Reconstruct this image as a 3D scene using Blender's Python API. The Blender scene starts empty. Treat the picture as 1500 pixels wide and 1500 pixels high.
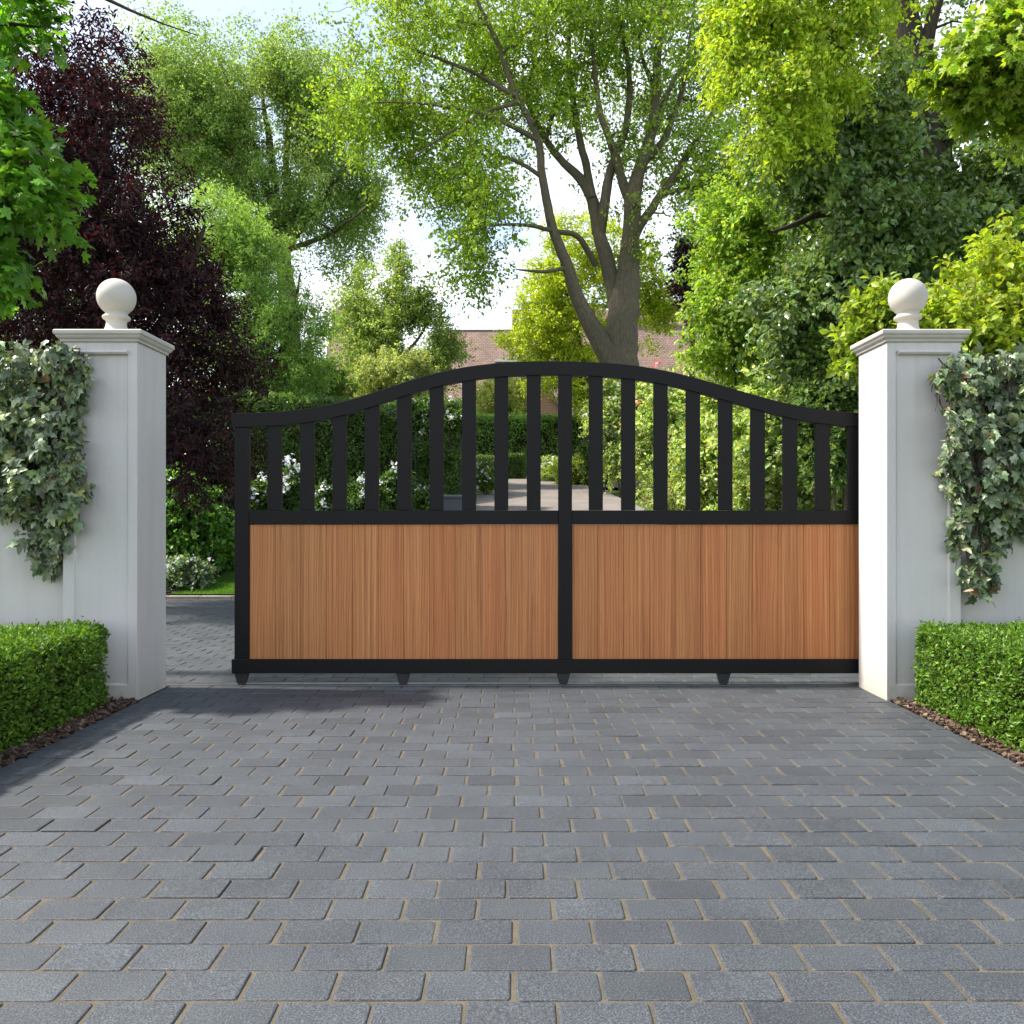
import bpy, bmesh, math, random
import numpy as np
from mathutils import Vector, noise as mnoise
R = math.radians
sc = bpy.context.scene
COL = sc.collection
Q = 1.0                      # leaf amount

# ------------------------------------------------------------------ camera mapping
F, CX, HY, CH = 1300.0, 757.0, 760.0, 1.1
def P(px, py, Y):
    return np.array([(px-CX)/F*Y, Y, CH-(py-HY)/F*Y])
GY = [-60, 12.0, 13.0, 20.0, 30.0, 34.0, 50.0, 100.0, 600.0]
GZ = [0, 0, 0.12, 1.3, 2.4, 2.8, 4.0, 6.0, 9.0]
def g(Y): return np.interp(Y, GY, GZ)

# ------------------------------------------------------------------ object helpers
def tag(o, label=None, cat=None, group=None, kind=None):
    if label: o['label'] = label
    if cat: o['category'] = cat
    if group: o['group'] = group
    if kind: o['kind'] = kind
    return o
def empty(name, loc, label, cat, group=None):
    o = bpy.data.objects.new(name, None); COL.objects.link(o)
    o.location = loc; o.empty_display_size = .2
    return tag(o, label, cat, group)
def link(name, me, mat, parent=None):
    o = bpy.data.objects.new(name, me); COL.objects.link(o)
    if mat:
        me.materials.append(mat)
    if parent is not None:
        o.parent = parent
        o.matrix_parent_inverse.identity()
        o.location = -Vector(parent.matrix_basis.translation) if parent.parent is None else Vector((0,0,0))
    return o
def mesh_np(name, V, faces, smooth=False, tint=None, uvw=None):
    """faces: list of int arrays (n,k)"""
    me = bpy.data.meshes.new(name)
    V = np.asarray(V, dtype=np.float32)
    me.vertices.add(len(V)); me.vertices.foreach_set('co', V.ravel())
    faces = [np.asarray(f, dtype=np.int32) for f in faces if len(f)]
    nl = sum(f.size for f in faces); nf = sum(len(f) for f in faces)
    me.loops.add(nl); me.polygons.add(nf)
    me.loops.foreach_set('vertex_index', np.concatenate([f.ravel() for f in faces]))
    tot = np.concatenate([np.full(len(f), f.shape[1], dtype=np.int32) for f in faces])
    st = np.concatenate([[0], np.cumsum(tot)[:-1]]).astype(np.int32)
    me.polygons.foreach_set('loop_start', st)
    me.polygons.foreach_set('loop_total', tot)
    me.polygons.foreach_set('use_smooth', np.full(nf, bool(smooth)))
    me.update(calc_edges=True)
    if tint is not None:
        a = me.attributes.new('tint', 'FLOAT_COLOR', 'POINT')
        t = np.ones((len(V), 4), dtype=np.float32); t[:, :3] = tint
        a.data.foreach_set('color', t.ravel())
    return me

class MB:
    """collects boxes, tubes, lathes into one mesh"""
    def __init__(s): s.v = []; s.f = {}; s.n = 0; s.t = []
    def add(s, V, faces, tint=(1, 1, 1)):
        V = np.asarray(V, dtype=float).reshape(-1, 3)
        s.v.append(V); s.t.append(np.tile(np.asarray(tint, float), (len(V), 1)))
        for f in faces:
            s.f.setdefault(len(f), []).append([i+s.n for i in f])
        s.n += len(V)
    def box(s, x0, x1, y0, y1, z0, z1, tint=(1, 1, 1)):
        V = [(x, y, z) for z in (z0, z1) for y in (y0, y1) for x in (x0, x1)]
        s.add(V, [(0, 2, 3, 1), (4, 5, 7, 6), (0, 1, 5, 4), (2, 6, 7, 3), (0, 4, 6, 2), (1, 3, 7, 5)], tint)
    def obox(s, c, ax, ay, az, tint=(1, 1, 1)):
        c, ax, ay, az = map(lambda q: np.asarray(q, float), (c, ax, ay, az))
        V = [c+i*ax+j*ay+k*az for k in (-1, 1) for j in (-1, 1) for i in (-1, 1)]
        s.add(V, [(0, 2, 3, 1), (4, 5, 7, 6), (0, 1, 5, 4), (2, 6, 7, 3), (0, 4, 6, 2), (1, 3, 7, 5)], tint)
    def prism(s, poly, d, tint=(1, 1, 1)):
        n = len(poly); poly = np.asarray(poly, float); d = np.asarray(d, float)
        s.add(np.vstack([poly, poly+d]), [tuple(range(n))[::-1], tuple(range(n, 2*n))] +
              [(i, (i+1) % n, (i+1) % n+n, i+n) for i in range(n)], tint)
    def lathe(s, prof, c=(0, 0), seg=40, tint=(1, 1, 1)):
        V = []
        for r, z in prof:
            for k in range(seg):
                a = 2*math.pi*k/seg
                V.append((c[0]+r*math.cos(a), c[1]+r*math.sin(a), z))
        Fc = []
        for i in range(len(prof)-1):
            for k in range(seg):
                k2 = (k+1) % seg
                Fc.append((i*seg+k, i*seg+k2, (i+1)*seg+k2, (i+1)*seg+k))
        Fc.append(tuple(range(seg))[::-1]); Fc.append(tuple((len(prof)-1)*seg+k for k in range(seg)))
        s.add(V, Fc, tint)
    def tube(s, pts, rad, sides=6, rough=0.0, seed=0, cap=False):
        pts = np.asarray(pts, float); n = len(pts)
        if n < 2: return
        T = np.gradient(pts, axis=0); T /= np.linalg.norm(T, axis=1)[:, None]+1e-9
        ref = np.array([0.31, 0.87, 0.12])
        U = np.cross(T, ref); U /= np.linalg.norm(U, axis=1)[:, None]+1e-9
        W = np.cross(T, U)
        a = np.linspace(0, 2*math.pi, sides, endpoint=False)
        rr = np.asarray(rad, float)[:, None]*np.ones(sides)
        if rough:
            rs = np.random.default_rng(seed)
            lob = 1+rough*np.sin(a*3+rs.uniform(0, 6))[None, :]+rough*.6*rs.normal(size=(n, sides))
            rr = rr*lob
        V = pts[:, None, :]+rr[:, :, None]*(np.cos(a)[None, :, None]*U[:, None, :]+np.sin(a)[None, :, None]*W[:, None, :])
        i = np.arange(n-1)[:, None]*sides; k = np.arange(sides)[None, :]; k2 = (k+1) % sides
        Fq = np.stack([i+k, i+k2, i+sides+k2, i+sides+k], axis=-1).reshape(-1, 4)
        s.v.append(V.reshape(-1, 3)); s.t.append(np.ones((n*sides, 3)))
        s.f.setdefault(4, []).extend((Fq+s.n).tolist())
        if cap:
            s.f.setdefault(sides, []).append([int(s.n+(n-1)*sides+q) for q in range(sides)])
        s.n += n*sides
    def mesh(s, name, smooth=False):
        return mesh_np(name, np.vstack(s.v), [np.array(f) for f in s.f.values()], smooth, np.vstack(s.t))
    def build(s, name, mat, parent=None, bevel=0, smooth=False, seg=2, auto=None):
        o = link(name, s.mesh(name, smooth), mat, parent)
        if bevel:
            m = o.modifiers.new('bevel', 'BEVEL'); m.width = bevel; m.segments = seg; m.limit_method = 'ANGLE'; m.angle_limit = R(40)
            m.harden_normals = False
        return o

# ------------------------------------------------------------------ materials
def nodes_of(name):
    m = bpy.data.materials.new(name); m.use_nodes = True
    nt = m.node_tree; nt.nodes.clear()
    out = nt.nodes.new('ShaderNodeOutputMaterial')
    return m, nt, out
def N(nt, typ, **kw):
    n = nt.nodes.new(typ)
    for k, v in kw.items():
        if k in n.inputs: n.inputs[k].default_value = v
        else: setattr(n, k, v)
    return n
def ramp(nt, stops, interp='LINEAR'):
    n = nt.nodes.new('ShaderNodeValToRGB'); e = n.color_ramp; e.interpolation = interp
    while len(e.elements) < len(stops): e.elements.new(.5)
    for el, (p, c) in zip(e.elements, stops):
        el.position = p; el.color = (*c, 1) if len(c) == 3 else c
    return n
def mixc(nt, a, b, fac, mode='MIX'):
    n = nt.nodes.new('ShaderNodeMix'); n.data_type = 'RGBA'; n.blend_type = mode
    for sock, val in ((n.inputs[6], a), (n.inputs[7], b), (n.inputs[0], fac)):
        if hasattr(val, 'links') or hasattr(val, 'is_linked'): nt.links.new(val, sock)
        else: sock.default_value = val if not isinstance(val, tuple) or len(val) == 4 else (*val, 1)
    return n.outputs[2]
def objco(nt, scale=(1, 1, 1)):
    tc = nt.nodes.new('ShaderNodeTexCoord'); mp = nt.nodes.new('ShaderNodeMapping')
    mp.inputs['Scale'].default_value = scale
    nt.links.new(tc.outputs['Object'], mp.inputs['Vector'])
    return mp.outputs['Vector']
def noise(nt, co, scale, detail=4, rough=.55):
    n = N(nt, 'ShaderNodeTexNoise', Scale=scale, Detail=detail, Roughness=rough)
    if co is not None: nt.links.new(co, n.inputs['Vector'])
    return n.outputs['Fac']
def bump(nt, h, strength, dist=.01):
    b = N(nt, 'ShaderNodeBump', Strength=strength, Distance=dist); nt.links.new(h, b.inputs['Height'])
    return b.outputs['Normal']

def leaf_mat(name, transl=.42, rough=.42, tcol=(1.9, 1.75, .75), spec=.35):
    m, nt, out = nodes_of(name)
    at = N(nt, 'ShaderNodeAttribute', attribute_name='tint')
    p = N(nt, 'ShaderNodeBsdfPrincipled', Roughness=rough); p.inputs['Specular IOR Level'].default_value = spec
    nt.links.new(at.outputs['Color'], p.inputs['Base Color'])
    t = N(nt, 'ShaderNodeBsdfTranslucent')
    nt.links.new(mixc(nt, at.outputs['Color'], tcol, 1.0, 'MULTIPLY'), t.inputs['Color'])
    mx = N(nt, 'ShaderNodeMixShader', Fac=transl)
    nt.links.new(p.outputs[0], mx.inputs[1]); nt.links.new(t.outputs[0], mx.inputs[2]); nt.links.new(mx.outputs[0], out.inputs[0])
    return m
def bark_mat(name, c0, c1, sc_=1.0):
    m, nt, out = nodes_of(name)
    co = objco(nt, (9*sc_, 9*sc_, 1.6*sc_))
    n1 = noise(nt, co, 3.0, 8, .65); n2 = noise(nt, objco(nt), .9, 3)
    r = ramp(nt, [(.3, c0), (.7, c1)]); nt.links.new(n1, r.inputs[0])
    col = mixc(nt, r.outputs[0], tuple(x*.8+.01 for x in (c0[1], c0[1]*1.15, c0[2])), n2)
    p = N(nt, 'ShaderNodeBsdfPrincipled', Roughness=.9); p.inputs['Specular IOR Level'].default_value = .15
    nt.links.new(col, p.inputs['Base Color']); nt.links.new(bump(nt, n1, .9, .03), p.inputs['Normal'])
    nt.links.new(p.outputs[0], out.inputs[0]); return m
def simple_mat(name, col, rough=.6, nscale=60, nb=.15, var=.12, metal=0, spec=.5, nd=.004):
    m, nt, out = nodes_of(name)
    co = objco(nt); n1 = noise(nt, co, nscale, 5); n2 = noise(nt, co, nscale*.04+.6, 4)
    a = tuple(x*(1-var) for x in col); b = tuple(min(1, x*(1+var)) for x in col)
    r = ramp(nt, [(.3, a), (.7, b)]); nt.links.new(n2, r.inputs[0])
    p = N(nt, 'ShaderNodeBsdfPrincipled', Roughness=rough, Metallic=metal); p.inputs['Specular IOR Level'].default_value = spec
    nt.links.new(r.outputs[0], p.inputs['Base Color'])
    if nb: nt.links.new(bump(nt, n1, nb, nd), p.inputs['Normal'])
    nt.links.new(p.outputs[0], out.inputs[0]); return m

def render_mat():
    m, nt, out = nodes_of('white_render')
    co = objco(nt)
    n_big = noise(nt, co, 1.7, 5, .6); n_fine = noise(nt, co, 170, 3, .6); n_mid = noise(nt, co, 22, 4, .6)
    streak = noise(nt, objco(nt, (7, 7, .5)), 1.6, 4, .6)
    r = ramp(nt, [(.3, (.525, .51, .485)), (.65, (.575, .56, .538))]); nt.links.new(n_big, r.inputs[0])
    st = ramp(nt, [(.32, (.93, .925, .905)), (.6, (1, 1, 1))]); nt.links.new(streak, st.inputs[0])
    col = mixc(nt, r.outputs[0], st.outputs[0], .7, 'MULTIPLY')
    # splash dirt low down on the render
    sx = N(nt, 'ShaderNodeSeparateXYZ'); geo = N(nt, 'ShaderNodeNewGeometry'); nt.links.new(geo.outputs['Position'], sx.inputs[0])
    mr = N(nt, 'ShaderNodeMapRange'); mr.inputs[1].default_value = .0; mr.inputs[2].default_value = .22; mr.inputs[3].default_value = .75; mr.inputs[4].default_value = 0
    nt.links.new(sx.outputs['Z'], mr.inputs[0])
    mm = N(nt, 'ShaderNodeMath', operation='MULTIPLY'); nt.links.new(mr.outputs[0], mm.inputs[0]); nt.links.new(n_mid, mm.inputs[1])
    col = mixc(nt, col, (.30, .26, .19), mm.outputs[0])
    # rain streaks running down from under caps and copings
    m2 = N(nt, 'ShaderNodeMapRange'); m2.inputs[1].default_value = 1.55; m2.inputs[2].default_value = 2.16; m2.inputs[3].default_value = 0; m2.inputs[4].default_value = .2
    nt.links.new(sx.outputs['Z'], m2.inputs[0])
    run = noise(nt, objco(nt, (26, 26, .35)), 1.0, 3, .6); rr_ = ramp(nt, [(.5, (0, 0, 0)), (.68, (1, 1, 1))]); nt.links.new(run, rr_.inputs[0])
    m3 = N(nt, 'ShaderNodeMath', operation='MULTIPLY'); nt.links.new(m2.outputs[0], m3.inputs[0]); nt.links.new(rr_.outputs[0], m3.inputs[1])
    col = mixc(nt, col, (.27, .27, .225), m3.outputs[0])
    p = N(nt, 'ShaderNodeBsdfPrincipled', Roughness=.85); p.inputs['Specular IOR Level'].default_value = .25
    nt.links.new(col, p.inputs['Base Color'])
    ad = N(nt, 'ShaderNodeMath', operation='MULTIPLY_ADD'); nt.links.new(n_mid, ad.inputs[0]); ad.inputs[1].default_value = 1.3; nt.links.new(n_fine, ad.inputs[2])
    nt.links.new(bump(nt, ad.outputs[0], .32, .004), p.inputs['Normal']); nt.links.new(p.outputs[0], out.inputs[0]); return m

def paver_mat():
    m, nt, out = nodes_of('concrete_paver')
    at = N(nt, 'ShaderNodeAttribute', attribute_name='tint')
    co = objco(nt)
    f1 = noise(nt, co, 210, 3, .75); f2 = noise(nt, co, 3.1, 4, .6); f3 = noise(nt, co, 38, 4, .6)
    r1 = ramp(nt, [(.36, (.35, .36, .38)), (.5, (.92, .92, .92)), (.62, (1.9, 1.9, 1.9)), (.7, (2.6, 2.6, 2.6))]); nt.links.new(f1, r1.inputs[0])
    col = mixc(nt, at.outputs['Color'], r1.outputs[0], .85, 'MULTIPLY')
    r2 = ramp(nt, [(.3, (.76, .76, .78)), (.7, (1.14, 1.13, 1.10))]); nt.links.new(f2, r2.inputs[0])
    col = mixc(nt, col, r2.outputs[0], .8, 'MULTIPLY')
    r3 = ramp(nt, [(.62, (0, 0, 0)), (.78, (1, 1, 1))]); nt.links.new(f3, r3.inputs[0])
    mm = N(nt, 'ShaderNodeMath', operation='MULTIPLY'); nt.links.new(r3.outputs[0], mm.inputs[0]); mm.inputs[1].default_value = .12
    col = mixc(nt, col, (.27, .22, .15), mm.outputs[0])
    p = N(nt, 'ShaderNodeBsdfPrincipled', Roughness=.6); p.inputs['Specular IOR Level'].default_value = .42
    nt.links.new(col, p.inputs['Base Color']); nt.links.new(bump(nt, f1, .75, .0035), p.inputs['Normal'])
    nt.links.new(p.outputs[0], out.inputs[0]); return m

def wood_mat():
    m, nt, out = nodes_of('cedar_boards')
    at = N(nt, 'ShaderNodeAttribute', attribute_name='tint')       # r: brightness, g: grain offset, b: hue mix
    sp = N(nt, 'ShaderNodeSeparateColor'); nt.links.new(at.outputs['Color'], sp.inputs[0])
    tc = N(nt, 'ShaderNodeTexCoord')
    off = N(nt, 'ShaderNodeVectorMath', operation='SCALE'); off.inputs[0].default_value = (3.7, 11.0, 17.0); nt.links.new(sp.outputs[1], off.inputs['Scale'])
    ad = N(nt, 'ShaderNodeVectorMath', operation='ADD'); nt.links.new(tc.outputs['Object'], ad.inputs[0]); nt.links.new(off.outputs[0], ad.inputs[1])
    def mp(s):
        q = N(nt, 'ShaderNodeMapping'); q.inputs['Scale'].default_value = s; nt.links.new(ad.outputs[0], q.inputs[0]); return q.outputs[0]
    fine = noise(nt, mp((330, 60, 4)), 1, 4, .7)
    mid = noise(nt, mp((52, 20, .55)), 1, 4, .62)
    w = N(nt, 'ShaderNodeTexWave', wave_type='BANDS', bands_direction='X', Scale=16.0, Distortion=9.0, Detail=2.0); w.inputs['Detail Scale'].default_value = .6
    nt.links.new(mp((1, 1, .09)), w.inputs['Vector'])
    base = ramp(nt, [(.22, (.28, .098, .034)), (.45, (.455, .178, .062)), (.62, (.53, .226, .083)), (.82, (.61, .308, .122))]); nt.links.new(mid, base.inputs[0])
    wv = ramp(nt, [(.0, (.72, .62, .55)), (.35, (1, 1, 1))]); nt.links.new(w.outputs[1], wv.inputs[0])
    col = mixc(nt, base.outputs[0], wv.outputs[0], .7, 'MULTIPLY')
    fr = ramp(nt, [(.36, (.70, .63, .58)), (.5, (1, 1, 1)), (.66, (1.06, 1.05, 1.04))]); nt.links.new(fine, fr.inputs[0])
    col = mixc(nt, col, fr.outputs[0], .75, 'MULTIPLY')
    hue = mixc(nt, (1.0, .92, .88, 1), (.98, 1.04, 1.0, 1), sp.outputs[2])
    col = mixc(nt, col, hue, 1.0, 'MULTIPLY')
    cb = N(nt, 'ShaderNodeCombineColor'); [nt.links.new(sp.outputs[0], cb.inputs[i]) for i in range(3)]
    col = mixc(nt, col, cb.outputs[0], 1.0, 'MULTIPLY')
    p = N(nt, 'ShaderNodeBsdfPrincipled', Roughness=.5); p.inputs['Specular IOR Level'].default_value = .35
    nt.links.new(col, p.inputs['Base Color']); nt.links.new(bump(nt, fine, .25, .001), p.inputs['Normal'])
    nt.links.new(p.outputs[0], out.inputs[0]); return m

def tile_mat():
    m, nt, out = nodes_of('clay_roof_tiles')
    tc = N(nt, 'ShaderNodeTexCoord')
    b = N(nt, 'ShaderNodeTexBrick', Scale=1.0); b.inputs['Brick Width'].default_value = .22; b.inputs['Row Height'].default_value = .16
    b.inputs['Mortar Size'].default_value = .014; b.inputs['Color1'].default_value = (.27, .18, .14, 1); b.inputs['Color2'].default_value = (.19, .13, .105, 1); b.inputs['Mortar'].default_value = (.07, .05, .045, 1)
    nt.links.new(tc.outputs['UV'], b.inputs[0])
    n2 = noise(nt, tc.outputs['UV'], .8, 5); r = ramp(nt, [(.3, (.75, .78, .78)), (.7, (1.2, 1.15, 1.1))]); nt.links.new(n2, r.inputs[0])
    col = mixc(nt, b.outputs[0], r.outputs[0], .9, 'MULTIPLY')
    p = N(nt, 'ShaderNodeBsdfPrincipled', Roughness=.85); nt.links.new(col, p.inputs['Base Color'])
    nt.links.new(bump(nt, b.outputs[1], -.6, .03), p.inputs['Normal']); nt.links.new(p.outputs[0], out.inputs[0]); return m
def brick_mat():
    m, nt, out = nodes_of('red_brick')
    tc = N(nt, 'ShaderNodeTexCoord')
    b = N(nt, 'ShaderNodeTexBrick', Scale=1.0); b.inputs['Brick Width'].default_value = .225; b.inputs['Row Height'].default_value = .075
    b.inputs['Mortar Size'].default_value = .008; b.inputs['Color1'].default_value = (.36, .15, .085, 1); b.inputs['Color2'].default_value = (.27, .11, .065, 1); b.inputs['Mortar'].default_value = (.36, .31, .26, 1)
    nt.links.new(tc.outputs['UV'], b.inputs[0])
    p = N(nt, 'ShaderNodeBsdfPrincipled', Roughness=.9); nt.links.new(b.outputs[0], p.inputs['Base Color']); nt.links.new(p.outputs[0], out.inputs[0]); return m

def ground_mat(name, c0, c1, s1=2.0, s2=60, b=.6, d=.03):
    m, nt, out = nodes_of(name)
    co = objco(nt); a = noise(nt, co, s1, 6, .65); f = noise(nt, co, s2, 5, .65)
    r = ramp(nt, [(.3, c0), (.7, c1)]); nt.links.new(a, r.inputs[0])
    r2 = ramp(nt, [(.3, (.55, .55, .55)), (.7, (1.35, 1.35, 1.35))]); nt.links.new(f, r2.inputs[0])
    col = mixc(nt, r.outputs[0], r2.outputs[0], .8, 'MULTIPLY')
    p = N(nt, 'ShaderNodeBsdfPrincipled', Roughness=.95); p.inputs['Specular IOR Level'].default_value = .15
    nt.links.new(col, p.inputs['Base Color']); nt.links.new(bump(nt, f, b, d), p.inputs['Normal']); nt.links.new(p.outputs[0], out.inputs[0]); return m

M = dict(
    white=render_mat(), stone=simple_mat('cast_stone', (.47, .445, .395), .75, 120, .15, .1),
    paver=paver_mat(), sand=ground_mat('joint_sand', (.092, .079, .057), (.15, .129, .096), 9, 420, .9, .003),
    black=simple_mat('black_powder_coat', (.0062, .0061, .0062), .52, 900, .12, .1, 0, .2, .0006),
    rubber=simple_mat('black_nylon', (.011, .011, .012), .5, 300, .1, .1),
    steel=simple_mat('galvanised_steel', (.16, .16, .155), .42, 200, .1, .15, .8),
    wood=wood_mat(), tile=tile_mat(), brick=brick_mat(),
    soil=ground_mat('bed_soil', (.035, .023, .015), (.085, .058, .04), 6, 90, 1, .03),
    chips=leaf_mat('bark_chips', 0.0, .9, (1, 1, 1), .15),
    lawn=ground_mat('lawn_grass', (.08, .17, .025), (.11, .22, .032), 3, 160, .8, .02),
    earth=ground_mat('rough_grass', (.045, .085, .018), (.075, .12, .03), .5, 30, .8, .05),
    tarmac=ground_mat('gravel_drive', (.17, .15, .135), (.235, .21, .19), 1.2, 110, .6, .01),
    kerb=simple_mat('concrete_kerb', (.30, .28, .25), .9, 90, .4, .2),
    leaf=leaf_mat('leaf_soft', .42), glossy=leaf_mat('leaf_glossy', .36, .32, (1.8, 1.7, .6), .5),
    box=leaf_mat('leaf_box', .3, .45, (1.7, 1.6, .6), .3), ivy=leaf_mat('leaf_ivy', .16, .36, (1.1, 1.1, .6), .42), purple=leaf_mat('leaf_purple', .3, .5, (1.5, .55, .5), .3),
    petal=leaf_mat('petal', .35, .6, (1, 1, 1), .2),
    twig=simple_mat('hedge_twigs', (.028, .027, .014), .95, 40, .8, .4, 0, .1, .03),
    bark=bark_mat('bark_grey_brown', (.085, .064, .046), (.28, .22, .155)),
    barkd=bark_mat('bark_dark', (.035, .027, .02), (.11, .083, .06)),
    stem=simple_mat('woody_stem', (.085, .065, .045), .9, 50, .5, .3),
    trim=simple_mat('white_paint', (.72, .72, .70), .5, 80, .05, .05),
    glass=simple_mat('window_glass', (.03, .04, .05), .08, 5, 0, .1),
    planter=simple_mat('blue_grey_lead', (.045, .065, .085), .55, 30, .3, .2),
    arch=simple_mat('dark_green_iron', (.016, .04, .03), .5, 60, .2, .1),
)

# ------------------------------------------------------------------ leaves
def tmpl_simple(w=.30, fold=.10, droop=.10):
    return np.array([(0, 0, 0), (.45, w, fold), (1, 0, -droop), (.42, -w, fold)]), np.array([(0, 2, 1), (0, 3, 2)])
def tmpl_oval(w=.3, fold=.06, droop=.12):
    v = [(0, 0, 0), (.25, w*.8, fold), (.6, w*.9, fold*.8), (1, 0, -droop), (.6, -w*.9, fold*.8), (.25, -w*.8, fold), (.5, 0, 0)]
    return np.array(v), np.array([(6, 1, 0), (6, 2, 1), (6, 3, 2), (6, 4, 3), (6, 5, 4), (6, 0, 5)])
def tmpl_lobed(lobes, droop=.15):
    """lobes: list of (angle deg, radius) outline from base round the leaf"""
    half = [(R(a), r) for a, r in lobes]
    pts = [(.0, .0)]
    up = [(.38+r*math.cos(a), r*math.sin(a)) for a, r in half]
    lo = [(x, -y) for x, y in up[::-1] if y > 1e-6]
    out = up + lo
    c = (.38, 0)
    V = [(c[0], c[1], .04)]+[(x, y, -.10*abs(y)*1.2+.05-droop*max(0, x-.38)**2*2) for x, y in out]
    n = len(out)
    return np.array(V), np.array([(0, 1+(i+1) % n, 1+i) for i in range(n)])
MAPLE = tmpl_lobed([(180, .38), (150, .30), (122, .46), (98, .27), (66, .60), (44, .55), (30, .30), (12, .48), (0, .66)][::-1])
IVY = tmpl_lobed([(180, .24), (152, .41), (120, .46), (94, .34), (64, .52), (38, .36), (14, .56), (0, .70)][::-1], .45)
SIMPLE, OVAL, SLIM, ROUND = tmpl_simple(), tmpl_oval(), tmpl_simple(.16, .06, .15), tmpl_oval(.42, .05, .08)

def unit(v): return v/(np.linalg.norm(v, axis=-1, keepdims=True)+1e-9)
def leaf_mesh(name, pos, axis, nrm, size, tint, tm):
    tv, tf = tm; n = len(pos); k = len(tv)
    axis = unit(axis); side = unit(np.cross(nrm, axis)); nn = np.cross(axis, side)
    V = pos[:, None, :]+size[:, None, None]*(tv[None, :, 0, None]*axis[:, None, :]+tv[None, :, 1, None]*side[:, None, :]+tv[None, :, 2, None]*nn[:, None, :])
    Fc = (tf[None]+(np.arange(n)*k)[:, None, None]).reshape(-1, tf.shape[1])
    return mesh_np(name, V.reshape(-1, 3), [Fc], False, np.repeat(tint, k, axis=0))
def palette(rng, pal, n, jit=.18, w=None):
    pal = np.asarray(pal, float)
    i = rng.choice(len(pal), n, p=w); j = rng.choice(len(pal), n, p=w)
    t = rng.random((n, 1))*.6
    c = pal[i]*(1-t)+pal[j]*t
    return np.clip(c*(1+jit*rng.normal(size=(n, 1))).clip(.5, 1.6)*(1+.06*rng.normal(size=(n, 3))), .002, .9)
def fbm(p, s, o=0.0):
    return mnoise.fractal(Vector((p[0]*s+o, p[1]*s+o*.7, p[2]*s-o)), 1.0, 2.0, 3)

def sprays(rng, cl, outw, lf):
    """cl: (m,3) cluster centres; returns leaf pos, axis, normal"""
    tw, per, sp = lf['twigs'], lf['per'], lf['spread']
    m = len(cl)
    d = unit(outw[:, None, :]*lf.get('out', .6)+rng.normal(size=(m, tw, 3))*np.array([1, 1, .55])+np.array([0, 0, -lf.get('droop', .15)]))
    L = sp*rng.uniform(.45, 1.15, (m, tw, 1))
    st = cl[:, None, :]+rng.normal(size=(m, tw, 3))*sp*.22
    t = rng.uniform(.05, 1, (m, tw, per, 1))
    pos = st[:, :, None, :]+d[:, :, None, :]*L[:, :, None, :]*t+rng.normal(size=(m, tw, per, 3))*sp*lf.get('fuzz', .11)
    pos[..., 2] -= lf.get('sag', .12)*sp*(t[..., 0]**2)
    ax = unit(d[:, :, None, :]*.7+rng.normal(size=(m, tw, per, 3))*.75+np.array([0, 0, -.25]))
    nr = unit(np.array([0, 0, lf.get('flat', .6)])+rng.normal(size=(m, tw, per, 3))*.6+outw[:, None, None, :]*.35)
    k = np.repeat(np.arange(m), tw*per)
    return pos.reshape(-1, 3), ax.reshape(-1, 3), nr.reshape(-1, 3), k

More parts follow.
